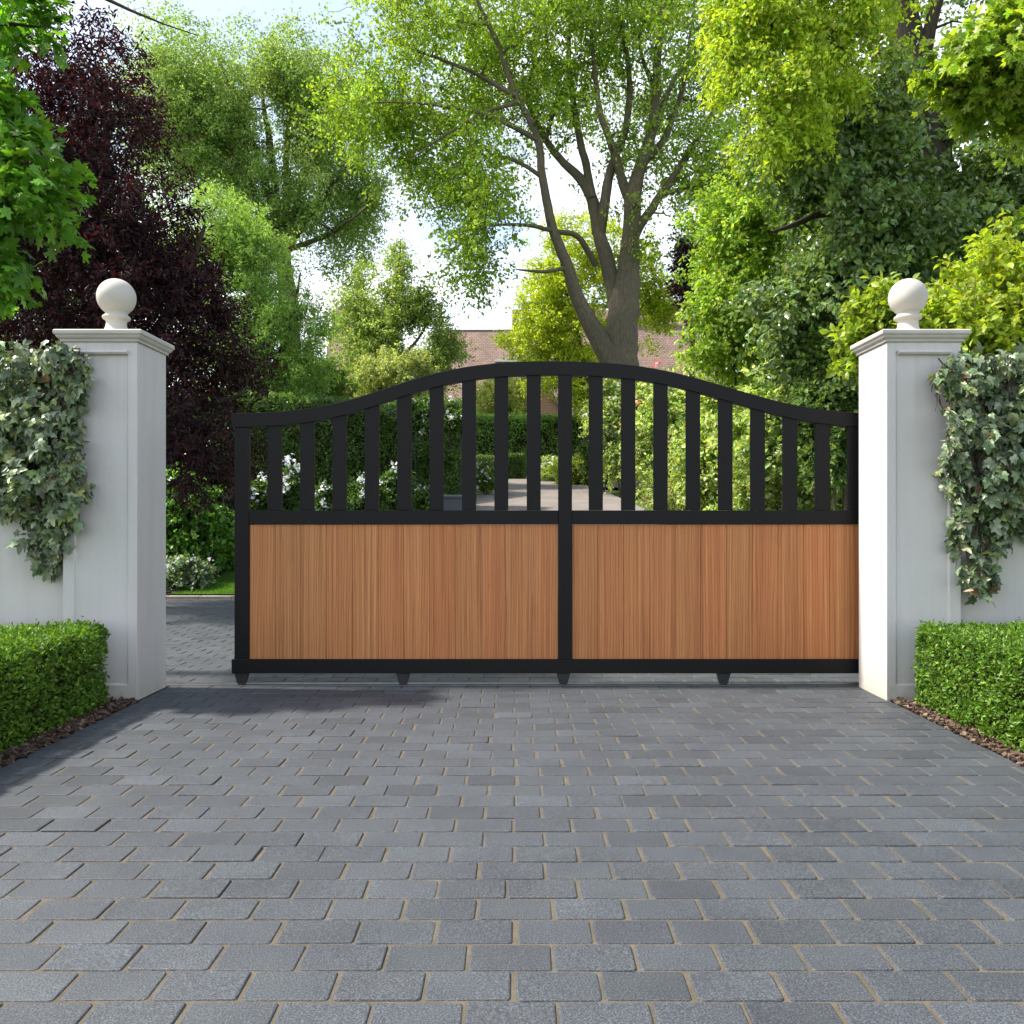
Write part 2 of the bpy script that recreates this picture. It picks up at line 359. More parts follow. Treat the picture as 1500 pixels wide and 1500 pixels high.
def tree(name, label, cat, base, limbs, blobs, ncl, lf, seed, bark='bark', group=None, twr=.006, gap=-.12, gs=.55, maxconn=None, part=('trunk', 'crown'), shell=.42):
    rng = np.random.default_rng(seed)
    base = np.asarray(base, float)
    root = empty(name, base, label, cat, group)
    # clusters
    blobs = [(np.asarray(c, float), np.asarray(r, float), w) for c, r, w in blobs]
    wt = np.array([w*(r.prod()**(2/3)) for c, r, w in blobs]); wt /= wt.sum()
    C, O = [], []
    tries = 0
    while len(C) < ncl*Q and tries < ncl*30:
        tries += 1
        c, r, w = blobs[rng.choice(len(blobs), p=wt)]
        d = rng.normal(size=3); d /= np.linalg.norm(d)
        p = c+d*r*(rng.random()**shell)*(1+.12*rng.normal())
        if fbm(p, gs, seed*3.1) < gap: continue
        C.append(p); O.append(d/r)
    C = np.array(C); O = unit(np.array(O))
    # woody skeleton
    node, par, fix = [], [], []
    paths = []
    mb = MB()
    for li, limb in enumerate(limbs):
        limb = np.asarray(limb, float); seglen = np.linalg.norm(np.diff(limb[:, :3], axis=0), axis=1)
        s = np.concatenate([[0], np.cumsum(seglen)]); n = max(4, int(s[-1]/.22))
        u = np.linspace(0, s[-1], n)
        # smooth interpolation (Catmull-Rom like through cubic hermite)
        pt = np.stack([np.interp(u, s, limb[:, k]) for k in range(4)], axis=1)
        for _ in range(3):
            pt[1:-1, :3] = .25*pt[:-2, :3]+.5*pt[1:-1, :3]+.25*pt[2:, :3]
        wob = np.cumsum(rng.normal(size=(n, 3)), axis=0)*.012; wob -= np.linspace(0, 1, n)[:, None]*wob[-1]
        pt[:, :3] += wob*min(1, pt[:, 3].max()*6)
        mb.tube(pt[:, :3], pt[:, 3], 14 if pt[0, 3] > .07 else 8, .07, seed+li)
        for q in pt[max(2, int(n*.25)):]:
            node.append(q[:3]); fix.append(q[3])
    nodes = np.array(node); rads = np.array(fix)
    order = np.argsort(np.min(np.linalg.norm(C[:, None]-nodes[None, ::3], axis=2), axis=1)) if len(C) else []
    if maxconn: order = [o for k, o in enumerate(order) if rng.random() < maxconn/len(order)]
    NN = list(nodes); RR = list(rads); arr = nodes.copy(); ra = rads.copy()
    for o in order:
        p = C[o]
        dv = np.linalg.norm(arr-p, axis=1)+.45*np.maximum(0, arr[:, 2]-p[2]+.1)+.15/(ra*40+.1)*.1
        i = int(np.argmin(dv)); q = arr[i]; L = np.linalg.norm(p-q)
        if L < .08: continue
        ns = max(3, min(8, int(L/.3)+2)); t = np.linspace(0, 1, ns)[:, None]
        pth = q*(1-t)+p*t+np.sin(t*math.pi)*L*np.array([0, 0, rng.uniform(-.02, .14)])+rng.normal(size=(ns, 3))*L*.035*np.sin(t*math.pi)
        r0 = min(ra[i]*.7, twr*(1.0+2.2*L)); rr = np.linspace(r0, twr*.45, ns)
        mb.tube(pth, rr, 5 if r0 < .02 else 7)
        if L > .3:
            arr = np.vstack([arr, pth[1:]]); ra = np.concatenate([ra, rr[1:]])
    if mb.n: mb.build(part[0], M[bark], root, smooth=True)
    pos, ax, nr, k = sprays(rng, C, O, lf)
    pal = np.asarray(lf['pal'], float)
    cb = 1+lf.get('cjit', .16)*rng.normal(size=len(C))
    tint = palette(rng, pal, len(pos), lf.get('jit', .16), lf.get('w'))*cb[k][:, None].clip(.6, 1.5)
    if lf.get('pos'):
        pass
    size = lf['size']*rng.uniform(.6, 1.25, len(pos))
    o = link(part[1], leaf_mesh(part[1], pos, ax, nr, size, tint, lf.get('tm', SIMPLE)), M[lf.get('mat', 'leaf')], root)
    return root, C, O
def px_limb(pts):
    """(px, py, Y, r)"""
    return [tuple(P(a, b, y))+(r,) for a, b, y, r in pts]
def pb(px, py, rx, ry, Y, dy, w=1.0):
    return (P(px, py, Y), (rx*Y/F, dy, ry*Y/F), w)

def scatter(name, rng, V0, mat, parent, tm, size, pal, nrm_out, jit=.2, axis=None, w=None, nj=.7):
    n = len(V0)
    nr = unit(nrm_out+rng.normal(size=(n, 3))*nj)
    ax = rng.normal(size=(n, 3)) if axis is None else axis+rng.normal(size=(n, 3))*.5
    return link(name, leaf_mesh(name, V0, ax, nr, size*rng.uniform(.65, 1.3, n), palette(rng, pal, n, jit, w), tm), M[mat], parent)

def hedge(name, label, A, B, W, H, leafsize, n, pal, seed, bumpy=.035, rnd=.12, cat='hedge', group=None, mat='glossy', tm=SIMPLE, zA=0, zB=0, front_only=None, core=.88, H2=None):
    rng = np.random.default_rng(seed)
    A = np.asarray(A, float); B = np.asarray(B, float); d = B-A; L = np.linalg.norm(d); d = d/L; nv = np.array([-d[1], d[0]])
    mid = (A+B)/2
    root = empty(name, (mid[0], mid[1], (zA+zB)/2), label, cat, group)
    H2 = H2 or H
    def world(s, t, u):          # s along (m), t across (m, centred), u up (m)
        x = A[0]+d[0]*s+nv[0]*t; y = A[1]+d[1]*s+nv[1]*t
        f = s/L
        z = zA+(zB-zA)*f+u*(1+(H2/H-1)*f)
        return np.stack([x, y, z], axis=-1)
    # sample the box surface by area
    areas = np.array([L*W, L*H, L*H, W*H, W*H]); fidx = rng.choice(5, int(n*Q), p=areas/areas.sum())
    a = rng.random(len(fidx)); b = rng.random(len(fidx))
    s = np.where(fidx == 3, 0, np.where(fidx == 4, L, a*L))
    t = np.select([fidx == 0, fidx == 1, fidx == 2, fidx >= 3], [(b-.5)*W, -W/2+0*b, W/2+0*b, (a-.5)*W])
    u = np.where(fidx == 0, H, b*H)
    no = np.zeros((len(fidx), 3))
    no[fidx == 0] = (0, 0, 1)
    no[fidx == 1] = (-nv[0], -nv[1], 0); no[fidx == 2] = (nv[0], nv[1], 0)
    no[fidx == 3] = (-d[0], -d[1], 0); no[fidx == 4] = (d[0], d[1], 0)
    # round the top edges: pull corner points in
    ct = np.maximum(0, np.abs(t)-(W/2-rnd)); cs = np.maximum(0, np.abs(s-L/2)-(L/2-rnd)); cu = np.maximum(0, u-(H-rnd))
    r = np.sqrt(ct**2+cs**2+cu**2); k = np.where(r > rnd, rnd/np.maximum(r, 1e-6), 1)
    t = np.sign(t)*(np.minimum(np.abs(t), W/2-rnd)+ct*k); s = L/2+np.sign(s-L/2)*(np.minimum(np.abs(s-L/2), L/2-rnd)+cs*k); u = np.minimum(u, H-rnd)+cu*k
    Pw = world(s, t, u)
    bn = np.array([fbm(p, 3.2/(rnd*8), seed) + .5*fbm(p, 9/(rnd*8), seed+5) for p in Pw])
    depth = bumpy*bn-np.abs(rng.normal(size=len(bn)))*leafsize*1.3+np.where(rng.random(len(bn)) < .03, rng.random(len(bn))*leafsize*1.6, 0)
    Pw = Pw+no*depth[:, None]
    thin = rng.random(len(bn)) < np.clip((-bn-.30)*1.6, 0, .75)
    Pw, no, bn = Pw[~thin], no[~thin], bn[~thin]
    ax = unit(no*.7+rng.normal(size=(len(bn), 3))*.8+np.array([0, 0, .25]))
    nr = unit(no*.55+np.array([0, 0, .5])+rng.normal(size=(len(bn), 3))*.65)
    tint = palette(rng, pal, len(bn), .2)*(1+.22*bn)[:, None].clip(.6, 1.5)
    link('foliage', leaf_mesh('foliage', Pw, ax, nr, leafsize*rng.uniform(.6, 1.3, len(bn)), tint, tm), M[mat], root)
    # twiggy inside
    m = MB(); e = (1-core)*min(W, H)*.5+leafsize*1.2
    g8 = [world(np.array(si), np.array(ti), np.array(ui)) for ui in (.01, H-e) for ti in (-W/2+e, W/2-e) for si in (e, L-e)]
    m.add(g8, [(0, 2, 3, 1), (4, 5, 7, 6), (0, 1, 5, 4), (2, 6, 7, 3), (0, 4, 6, 2), (1, 3, 7, 5)])
    m.build('branches', M['twig'], root, bevel=min(rnd*.8, e*3), seg=3)
    return root

def shrub(name, label, c, r, ncl, lf, seed, cat='shrub', group=None, ground=None, blobs=None, flowers=None, gap=-.25, stems=5, conn=60):
    """bush of several stems with its crown of leaf sprays; flowers = dict(n,size,pal,tm,top)"""
    c = np.asarray(c, float); r = np.asarray(r, float); rng = np.random.default_rng(seed+77)
    gz = g(c[1]) if ground is None else ground
    base = np.array([c[0], c[1], gz])
    limbs = []
    for k in range(stems):
        a = 2*math.pi*k/stems+rng.uniform(-.3, .3)
        tip = c+np.array([math.cos(a)*r[0]*.55, math.sin(a)*r[1]*.55, r[2]*rng.uniform(.1, .6)])
        b0 = base+np.array([math.cos(a)*.06, math.sin(a)*.06, -.02]); mdl = b0*.5+tip*.5+np.array([0, 0, .1*r[2]])
        th = .012+.012*r[2]
        limbs.append([tuple(b0)+(th,), tuple(mdl)+(th*.7,), tuple(tip)+(th*.35,)])
    bl = [(c, r, 1.0)]+(blobs or [])
    root, C, O = tree(name, label, cat, base, limbs, bl, ncl, lf, seed, 'stem', group, .004, gap, 1.6/max(r), conn, ('stems', 'foliage'), .4)
    if flowers:
        f = flowers; m = f['n']
        # blossoms sit on the outer, upper sprays
        sc_ = O@np.array(f.get('dir', (0, -.5, .6)))+.5*rng.random(len(O)); idx = np.argsort(-sc_)[:max(3, int(len(O)*f.get('frac', .35)))]
        heads = C[rng.choice(idx, m)]+O[rng.choice(idx, m)]*0
        i2 = rng.choice(idx, m); heads = C[i2]+O[i2]*lf['spread']*f.get('lift', .7)+rng.normal(size=(m, 3))*lf['spread']*.3
        pp = f.get('petals', 7)
        pos = np.repeat(heads, pp, axis=0)+rng.normal(size=(m*pp, 3))*f['size']*f.get('puff', .35)
        scatter('blossoms', rng, pos, 'petal', root, ROUND, f['size']*.75, f['pal'], np.tile(np.array([0, -.55, .6]), (m*pp, 1)), .08)
    return root

# ------------------------------------------------------------------ sun, sky, camera
cam = bpy.data.cameras.new('camera'); co = bpy.data.objects.new('camera', cam); COL.objects.link(co)
co.location = (0, 0, CH); co.rotation_euler = (R(90), 0, 0)
cam.sensor_width = 36; cam.lens = F/1500*36; cam.clip_end = 3000; cam.clip_start = .05
cam.shift_x = -(CX-750)/1500; cam.shift_y = (HY-750)/1500
sc.camera = co
EL, AZ = R(52), R(-86)           # sun: from the left, a little behind the gate
sd = Vector((math.sin(AZ)*math.cos(EL), math.cos(AZ)*math.cos(EL), math.sin(EL)))
sun = bpy.data.lights.new('sun', 'SUN'); so = bpy.data.objects.new('sun', sun); COL.objects.link(so)
sun.energy = 4.1; sun.angle = R(2.5); sun.color = (1.0, .93, .82)
so.rotation_euler = sd.to_track_quat('Z', 'Y').to_euler(); so.location = (-30, -5, 40)
w = bpy.data.worlds.new('World'); sc.world = w; w.use_nodes = True
nt = w.node_tree; nt.nodes.clear()
sky = N(nt, 'ShaderNodeTexSky'); sky.sky_type = 'NISHITA'; sky.sun_disc = False; sky.sun_elevation = EL; sky.sun_rotation = AZ
sky.air_density = 1.0; sky.dust_density = 2.5; sky.ozone_density = 1.0; sky.altitude = 50
tc = N(nt, 'ShaderNodeTexCoord'); mp = N(nt, 'ShaderNodeMapping'); mp.inputs['Scale'].default_value = (1.2, 1.2, 2.6); mp.inputs['Location'].default_value = (.35, .1, .2)
nt.links.new(tc.outputs['Generated'], mp.inputs[0])
cn = noise(nt, mp.outputs[0], 2.1, 7, .6)
sz_ = N(nt, 'ShaderNodeSeparateXYZ'); nt.links.new(tc.outputs['Generated'], sz_.inputs[0])
el_ = N(nt, 'ShaderNodeMath', operation='MULTIPLY_ADD'); nt.links.new(sz_.outputs[2], el_.inputs[0]); el_.inputs[1].default_value = -.42; nt.links.new(cn, el_.inputs[2])
cr = ramp(nt, [(.26, (.14, .14, .14)), (.52, (1, 1, 1))]); nt.links.new(el_.outputs[0], cr.inputs[0])     # thin cloud, thicker towards the horizon
cloud = mixc(nt, sky.outputs[0], (6.8, 6.9, 7.0, 1), cr.outputs[0])
bg = N(nt, 'ShaderNodeBackground', Strength=.15); nt.links.new(cloud, bg.inputs[0])
wo = N(nt, 'ShaderNodeOutputWorld'); nt.links.new(bg.outputs[0], wo.inputs[0])
sc.view_settings.view_transform = 'Standard'; sc.view_settings.look = 'None'; sc.view_settings.exposure = 1.08; sc.view_settings.gamma = 1
sc.render.engine = 'CYCLES'
sc.cycles.use_denoising = True
sc.cycles.max_bounces = 8; sc.cycles.diffuse_bounces = 4; sc.cycles.glossy_bounces = 2; sc.cycles.transmission_bounces = 4
sc.cycles.caustics_reflective = False; sc.cycles.caustics_refractive = False
sc.cycles.sample_clamp_indirect = 6

# ------------------------------------------------------------------ ground and drive
def sheet(name, xs, ys, zf, mat, kind='structure'):
    xs = np.asarray(xs, float); ys = np.asarray(ys, float)
    X, Y = np.meshgrid(xs, ys); V = np.stack([X, Y, zf(X, Y)], axis=-1).reshape(-1, 3)
    nx = len(xs); i = np.arange(len(ys)-1)[:, None]*nx; j = np.arange(nx-1)[None, :]
    Fq = np.stack([i+j, i+j+1, i+nx+j+1, i+nx+j], axis=-1).reshape(-1, 4)
    o = link(name, mesh_np(name, V, [Fq], True), mat); tag(o, kind=kind); return o
sheet('ground', np.concatenate([np.linspace(-180, -20, 9), np.linspace(-18, 18, 37), np.linspace(20, 180, 9)]),
      np.concatenate([[-60, -20, -5], np.arange(0, 60, 1.0), [60, 80, 100, 130, 160, 220]]), lambda x, y: g(y)-.06, M['earth'])

def strip(name, rows, mat, dz, kind='structure', n=10):
    """rows: (Y, x0, x1)"""
    rows = np.asarray(rows, float); ys = np.linspace(rows[0, 0], rows[-1, 0], max(3, int((rows[-1, 0]-rows[0, 0])/.25)))
    x0 = np.interp(ys, rows[:, 0], rows[:, 1]); x1 = np.interp(ys, rows[:, 0], rows[:, 2])
    f = np.linspace(0, 1, n)
    X = x0[:, None]*(1-f)+x1[:, None]*f; Y = np.repeat(ys[:, None], n, axis=1)
    V = np.stack([X, Y, g(Y)+dz], axis=-1).reshape(-1, 3)
    i = np.arange(len(ys)-1)[:, None]*n; j = np.arange(n-1)[None, :]
    o = link(name, mesh_np(name, V, [np.stack([i+j, i+j+1, i+n+j+1, i+n+j], axis=-1).reshape(-1, 4)], True), mat); tag(o, kind=kind); return o
strip('garden_drive', [(12.26, -3.3, 3.4), (15, -2.3, 3.1), (20, -.95, 2.9), (25, -1.1, 2.5), (30, -1.2, 1.7), (33.2, -1.5, 1.6)], M['tarmac'], .02)
strip('lawn', [(12.2553, -4.75, -3.3), (13.2, -4.55, -2.95), (13.9, -4.38, -2.7), (15, -4.0, -2.3), (16.5, -3.5, -1.9)], M['lawn'], .03)

def pavers():
    rng = np.random.default_rng(3)
    V, T = [], []; F4, FN, F4b = [], [], []
    nv = 0
    D, W, J = .1371, .2092, .0075
    k0 = int((-3.0-2.0235)/D)
    k1 = int((12.15-2.0235)/D)
    base = np.array([.055, .0635, .073])
    for k in range(k0, k1):
        ya, yb = 2.0235+k*D, 2.0235+(k+1)*D
        ym = (ya+yb)/2
        if ym < 5.86: xa, xb = -2.285, 2.255
        else: xa, xb = -7.5, 3.4
        if ym < -3: continue
        off = -.116 if k % 2 else -.0115
        off += rng.normal()*.008
        n0 = int(math.floor((xa-off)/W)); n1 = int(math.ceil((xb-off)/W))
        fine = ym < 5.6
        for n in range(n0, n1):
            x0, x1 = off+n*W+rng.normal()*.002, off+(n+1)*W+rng.normal()*.002
            x0, x1 = max(x0, xa), min(x1, xb)
            if x1-x0 < .03: continue
            hx, hy = (x1-x0)/2-J/2-abs(rng.normal())*.0008, D/2-J/2*.9-abs(rng.normal())*.0008
            if hx < .012: continue
            c = np.array([(x0+x1)/2, ym+rng.normal()*.0012])
            if fine:
                rc = .006+rng.random()*.008; rc = min(rc, hx*.8)
                pts = []
                for (sx, sy, a0) in ((1, 1, 0), (-1, 1, 90), (-1, -1, 180), (1, -1, 270)):
                    for q in (0, 30, 60, 90):
                        a = R(a0+q); pts.append((sx*(hx-rc)+rc*math.cos(a), sy*(hy-rc)+rc*math.sin(a)))
            else:
                pts = [(hx, hy), (-hx, hy), (-hx, -hy), (hx, -hy)]
            pts = np.array(pts); m = len(pts)
            th = rng.normal()*.006; ct, st = math.cos(th), math.sin(th)
            tx, ty, dz = rng.normal()*.006, rng.normal()*.006, abs(rng.normal())*.0012
            loops = []
            for inset, z in ((0, -.03), (0, -.004), (.0016, -.0012), (.0042, 0)):
                q = pts*(1-inset/np.array([hx, hy]))
                q = np.stack([q[:, 0]*ct-q[:, 1]*st, q[:, 0]*st+q[:, 1]*ct], axis=1)
                loops.append(np.column_stack([c[0]+q[:, 0], c[1]+q[:, 1], z+dz+q[:, 0]*tx+q[:, 1]*ty]))
            V.append(np.vstack(loops))
            b = rng.choice([.80, .88, .96, 1.0, 1.05, 1.11], p=[.08, .14, .26, .28, .16, .08])*(1+.05*rng.normal())
            tn = base*b*(1+.006*rng.normal(size=3))
            T.append(np.tile(tn, (4*m, 1)))
            ar = np.arange(m); ar2 = (ar+1) % m
            for L in range(3):
                F4.append(np.stack([nv+L*m+ar, nv+L*m+ar2, nv+(L+1)*m+ar2, nv+(L+1)*m+ar], axis=1))
            (FN if m == 16 else F4b).append(nv+3*m+ar)
            nv += 4*m
    me = mesh_np('driveway', np.vstack(V), [np.vstack(F4), np.array(FN), np.array(F4b)], False, np.vstack(T))
    o = link('driveway', me, M['paver']); tag(o, kind='structure')
    m = MB(); m.box(-2.285, 2.255, -3.0, 5.86, -.05, -.0034); m.box(-7.5, 3.4, 5.8601, 12.15, -.05, -.0034)
    m.build('joint_sand', M['sand'], o)
pavers()
m = MB(); x = -7.5
rk = np.random.default_rng(5)
while x < 3.4:
    m.box(x, x+.445, 12.152, 12.255, -.05, .045+rk.normal()*.003); x += .45
tag(m.build('kerb', M['kerb'], bevel=.01), kind='structure')

# planting beds beside the drive in front of the walls, and bark on them
for sx, nm in ((-1, 'flower_bed'), (1, 'flower_bed')):
    a, b = (2.285, 9) if sx < 0 else (2.255, 9)
    xs = np.concatenate([np.linspace(a+.002, a+.4, 14), np.linspace(a+.7, b, 8)])
    if sx < 0: xs = -xs[::-1]
    rz = lambda X, Y: np.vectorize(lambda x_, y_: -.004+.010*fbm((x_, y_, 0), 6, 2)+min(.008, (abs(x_)-a)*.05))(X, Y)
    sheet(nm, xs, np.linspace(-1, 5.9, 60), rz, M['soil'])
strip('border_bed', [(12.26, -14, -4.75), (13.2, -14, -4.55), (13.9, -14, -4.38), (15, -14, -4.0), (16.5, -14, -3.5)], M['soil'], .025)
rng = np.random.default_rng(8)
n = 9000
CH_B = (np.array([(x, y, z) for x in (0, 1) for y in (-.3, .3) for z in (-.1, .1)]), np.array([(0, 1, 3, 2), (4, 6, 7, 5), (0, 4, 5, 1), (2, 3, 7, 6), (0, 2, 6, 4), (1, 5, 7, 3)]))
sgn = np.where(rng.random(n) < .5, -1, 1); aa = np.where(sgn < 0, 2.288, 2.262)
px_ = aa+np.abs(rng.normal(size=n))*.2-.012*rng.random(n); py_ = rng.uniform(2.5, 5.42, n)
out_ = rng.random(n) < .12; 
pos = np.column_stack([sgn*px_, py_, .001+.012*rng.random(n)])
pos = pos[~((np.abs(pos[:, 0]) > 2.2) & (pos[:, 1] > 5.34))]; n = len(pos)
ax = rng.normal(size=(n, 3))*np.array([1, 1, .35])
o = link('bark_mulch', leaf_mesh('bark_mulch', pos, ax, unit(np.array([0, 0, 1.0])+rng.normal(size=(n, 3))*.4), rng.uniform(.010, .034, n),
     palette(rng, [(.06, .038, .026), (.10, .068, .048), (.038, .025, .018), (.17, .125, .09)], n, .25), CH_B), M['chips']); tag(o, kind='stuff')
# bark in the garden border by the lawn
n = 2500
yy = rng.uniform(12.3, 16, n); xe = np.interp(yy, [12.26, 13.2, 13.9, 15, 16.5], [-4.75, -4.55, -4.38, -4.0, -3.5])
pos = np.column_stack([xe-np.abs(rng.normal(size=n))*.5, yy, g(yy)+.04])
o = link('border_mulch', leaf_mesh('border_mulch', pos, rng.normal(size=(n, 3))*np.array([1, 1, .4]), unit(np.array([0, 0, 1.0])+rng.normal(size=(n, 3))*.5), rng.uniform(.02, .05, n),
     palette(rng, [(.12, .09, .075), (.2, .16, .13), (.08, .06, .05)], n, .25), CH_B), M['chips']); tag(o, kind='stuff')
# lawn blades
n = int(42000*Q)
yy = rng.uniform(12.258, 16.2, n); f = rng.random(n)
xl = np.interp(yy, [12.26, 13.2, 13.9, 15, 16.5], [-4.78, -4.58, -4.40, -4.03, -3.5]); xr = np.interp(yy, [12.26, 13.2, 13.9, 15, 16.5], [-3.3, -2.95, -2.7, -2.3, -1.9])
pos = np.column_stack([xl*(1-f)+xr*f, yy, g(yy)+.028])
o = link('grass', leaf_mesh('grass', pos, np.array([0, 0, 1.0])+rng.normal(size=(n, 3))*.35, unit(rng.normal(size=(n, 3))), rng.uniform(.02, .045, n),
     palette(rng, [(.10, .23, .03), (.13, .27, .038), (.08, .18, .026)], n, .15), tmpl_simple(.09, .02, .1)), M['leaf']); tag(o, kind='stuff')

# ------------------------------------------------------------------ pillars and walls
YF = 5.356
def pillar(x0, x1, inner, label):
    cx = (x0+x1)/2; cy = YF+.2205
    root = empty('gate_pillar', (cx, cy, 0), label, 'pillar', 'white gate pillars with ball finials')
    hw = (x1-x0)/2; yf, yb = YF, YF+.441
    il, ir = (.068, .056) if inner > 0 else (.056, .070)
    zb, zt, ztop = .096, 2.112, 2.166
    A = [(x0, yf, 0), (x1, yf, 0), (x1, yf, ztop), (x0, yf, ztop)]
    Bq = [(x0+il, yf, zb), (x1-ir, yf, zb), (x1-ir, yf, zt), (x0+il, yf, zt)]
    e = .007
    Cq = [(x0+il+e, yf+.011, zb+e), (x1-ir-e, yf+.011, zb+e), (x1-ir-e, yf+.011, zt-e), (x0+il+e, yf+.011, zt-e)]
    Bk = [(x0, yb, 0), (x1, yb, 0), (x1, yb, ztop), (x0, yb, ztop)]
    V = A+Bq+Cq+Bk
    Fc = [(i, (i+1) % 4, 4+(i+1) % 4, 4+i) for i in range(4)]+[(4+i, 4+(i+1) % 4, 8+(i+1) % 4, 8+i) for i in range(4)]+[(8, 9, 10, 11)]
    Fc += [(13, 12, 15, 14), (1, 13, 14, 2), (12, 0, 3, 15), (3, 2, 14, 15), (12, 13, 1, 0)]
    m = MB(); m.add(V, Fc); m.build('shaft', M['white'], root, bevel=.0035, seg=2)
    # drip moulding at the head of the panel
    m = MB(); a, b = x0+il+.012, x1-ir+.002
    prof = [(yf+.012, 2.088), (yf-.012, 2.092), (yf-.022, 2.102), (yf-.022, 2.108), (yf-.016, 2.114), (yf+.012, 2.118)]
    m.prism([(a, y, z) for y, z in prof][::-1], (b-a, 0, 0)); m.build('moulding', M['white'], root, bevel=.0015)
    m = MB(); pr = [(.0, 2.1665), (.010, 2.168), (.013, 2.176), (.013, 2.182), (.018, 2.184), (.026, 2.192), (.031, 2.201), (.031, 2.206), (.038, 2.209), (.041, 2.216), (.041, 2.232), (.036, 2.2375), (.026, 2.240)]
    V = []
    for o_, z in pr: V += [(x0-o_, yf-o_, z), (x1+o_, yf-o_, z), (x1+o_, yb+o_, z), (x0-o_, yb+o_, z)]
    Fc = [(3, 2, 1, 0)]
    for i in range(len(pr)-1): Fc += [(4*i+k, 4*i+(k+1) % 4, 4*i+4+(k+1) % 4, 4*i+4+k) for k in range(4)]
    q = 4*(len(pr)-1); Fc.append((q, q+1, q+2, q+3))
    m.add(V, Fc); m.build('cap', M['stone'], root, bevel=.001)
    prof = [(.118, 2.239), (.118, 2.247), (.112, 2.251), (.098, 2.258), (.083, 2.270), (.070, 2.288), (.063, 2.307), (.060, 2.325), (.062, 2.339), (.068, 2.346),
            (.078, 2.351), (.083, 2.359), (.083, 2.366), (.078, 2.372), (.070, 2.377), (.066, 2.383)]
    r, zc = .1165, 2.4905
    a0 = math.asin(.064/r)
    for k in range(0, 25):
        a = a0+(math.pi-a0)*k/24
        prof.append((max(.0005, r*math.sin(a)), zc-r*math.cos(a)))
    m = MB(); m.lathe(prof, (cx, cy), 56); m.build('ball_finial', M['stone'], root, smooth=True)
    return root
pillar(-2.740, -2.291, 1, 'white rendered pillar with ball finial beside the gap at the open end of the gate')
pillar(2.233, 2.682, -1, 'white rendered pillar with ball finial hiding the end of the gate, its inner face sunlit')
def wall(xa, xb, label):
    root = empty('garden_wall', ((xa+xb)/2, YF+.2, 0), label, 'wall', 'white rendered garden walls')
    m = MB(); m.box(xa, xb, YF+.075, YF+.30, -.05, 1.93); m.build('wall_body', M['white'], root, bevel=.004)
    m = MB(); m.box(xa, xb, YF+.045, YF+.33, 1.9305, 1.985); m.build('coping', M['stone'], root, bevel=.006)
wall(-11, -2.742, 'white rendered garden wall half hidden by ivy, joining the shaded pillar')
wall(2.684, 11, 'white rendered garden wall under trailing ivy, joining the sunlit pillar')

# ------------------------------------------------------------------ the gate
YG = 5.86
sg = YG/F
def gx(px): return (px-CX)*sg
def gz(py): return CH-(py-HY)*sg
gate = empty('sliding_gate', (gx(828), YG, gz(1003)), 'black metal sliding gate with curved top rail, upright slats and cedar boarded lower half', 'gate')
topx = [339.3, 370, 405, 443, 476, 510, 556.7, 603, 650, 696.7, 746.7, 796.7, 828, 870, 906, 953, 1000, 1053, 1103, 1153, 1203, 1255, 1290, 1316.5]
topy = [605.7, 605.2, 603.4, 600, 594.5, 586.7, 571.7, 555.5, 543, 534.5, 530, 528.6, 528.8, 530.2, 532.3, 538, 548, 563, 578, 591.7, 600.5, 605, 605.7, 605.9]
qx = np.linspace(339.3, 1316.5, 120)
qy = np.interp(qx, topx, topy)
for _ in range(14): qy[1:-1] = .25*qy[:-2]+.5*qy[1:-1]+.25*qy[2:]
def ytop(px): return np.interp(px, qx, qy)
def prism_gate(name, poly, y0, y1, mat='black', bev=.0025):
    m = MB(); m.prism([(gx(a), YG+y0, gz(b)) for a, b in poly], (0, y1-y0, 0)); return m.build(name, M[mat], gate, bevel=bev)
def gbox(name, xa, xb, ya, yb, y0, y1, mat='black', bev=.0025):
    m = MB(); m.box(gx(xa), gx(xb), YG+y0, YG+y1, gz(yb), gz(ya)); return m.build(name, M[mat], gate, bevel=bev)
TH = 20.4
up = [(a, b) for a, b in zip(qx, qy)]
# top rail as a swept bar
m = MB(); n = len(qx)
V = []
for a, b in zip(qx, qy):
    V += [(gx(a), YG, gz(b)), (gx(a), YG, gz(b+TH)), (gx(a), YG+.06, gz(b+TH)), (gx(a), YG+.06, gz(b))]
Fc = [(4*i+k, 4*i+(k+1) % 4, 4*i+4+(k+1) % 4, 4*i+4+k) for i in range(n-1) for k in range(4)]+[(3, 2, 1, 0), (4*n-4, 4*n-3, 4*n-2, 4*n-1)]
m.add(V, Fc); m.build('top_rail', M['black'], gate, bevel=.002)
gbox('post', 343, 364, ytop(353)+TH+.3, 965.8, .004, .056)
gbox('post', 818, 838, ytop(828)+TH+.3, 965.8, .001, .056)
gbox('post', 1292.5, 1313.5, ytop(1303)+TH+.3, 965.8, .004, .056)
gbox('middle_rail', 364.2, 817.8, 747.6, 768.2, .006, .054)
gbox('middle_rail', 838.2, 1292.3, 747.6, 768.2, .006, .054)
gbox('bottom_rail', 339.3, 1316.5, 966, 986.4, -.004, .064)
for i in range(9):
    for s0 in (391.0+47.58*i, 863.0+47.6*i):
        yt = float(ytop(s0+10))+TH
        # slat tops follow the curve of the rail
        ps = [(s0, 747.4), (s0+20.5, 747.4)]+[(s0+20.5-20.5*k/4, float(ytop(s0+20.5-20.5*k/4))+TH-1.5) for k in range(5)]
        prism_gate('slat', ps[::-1], .011, .047)
rg = np.random.default_rng(21)
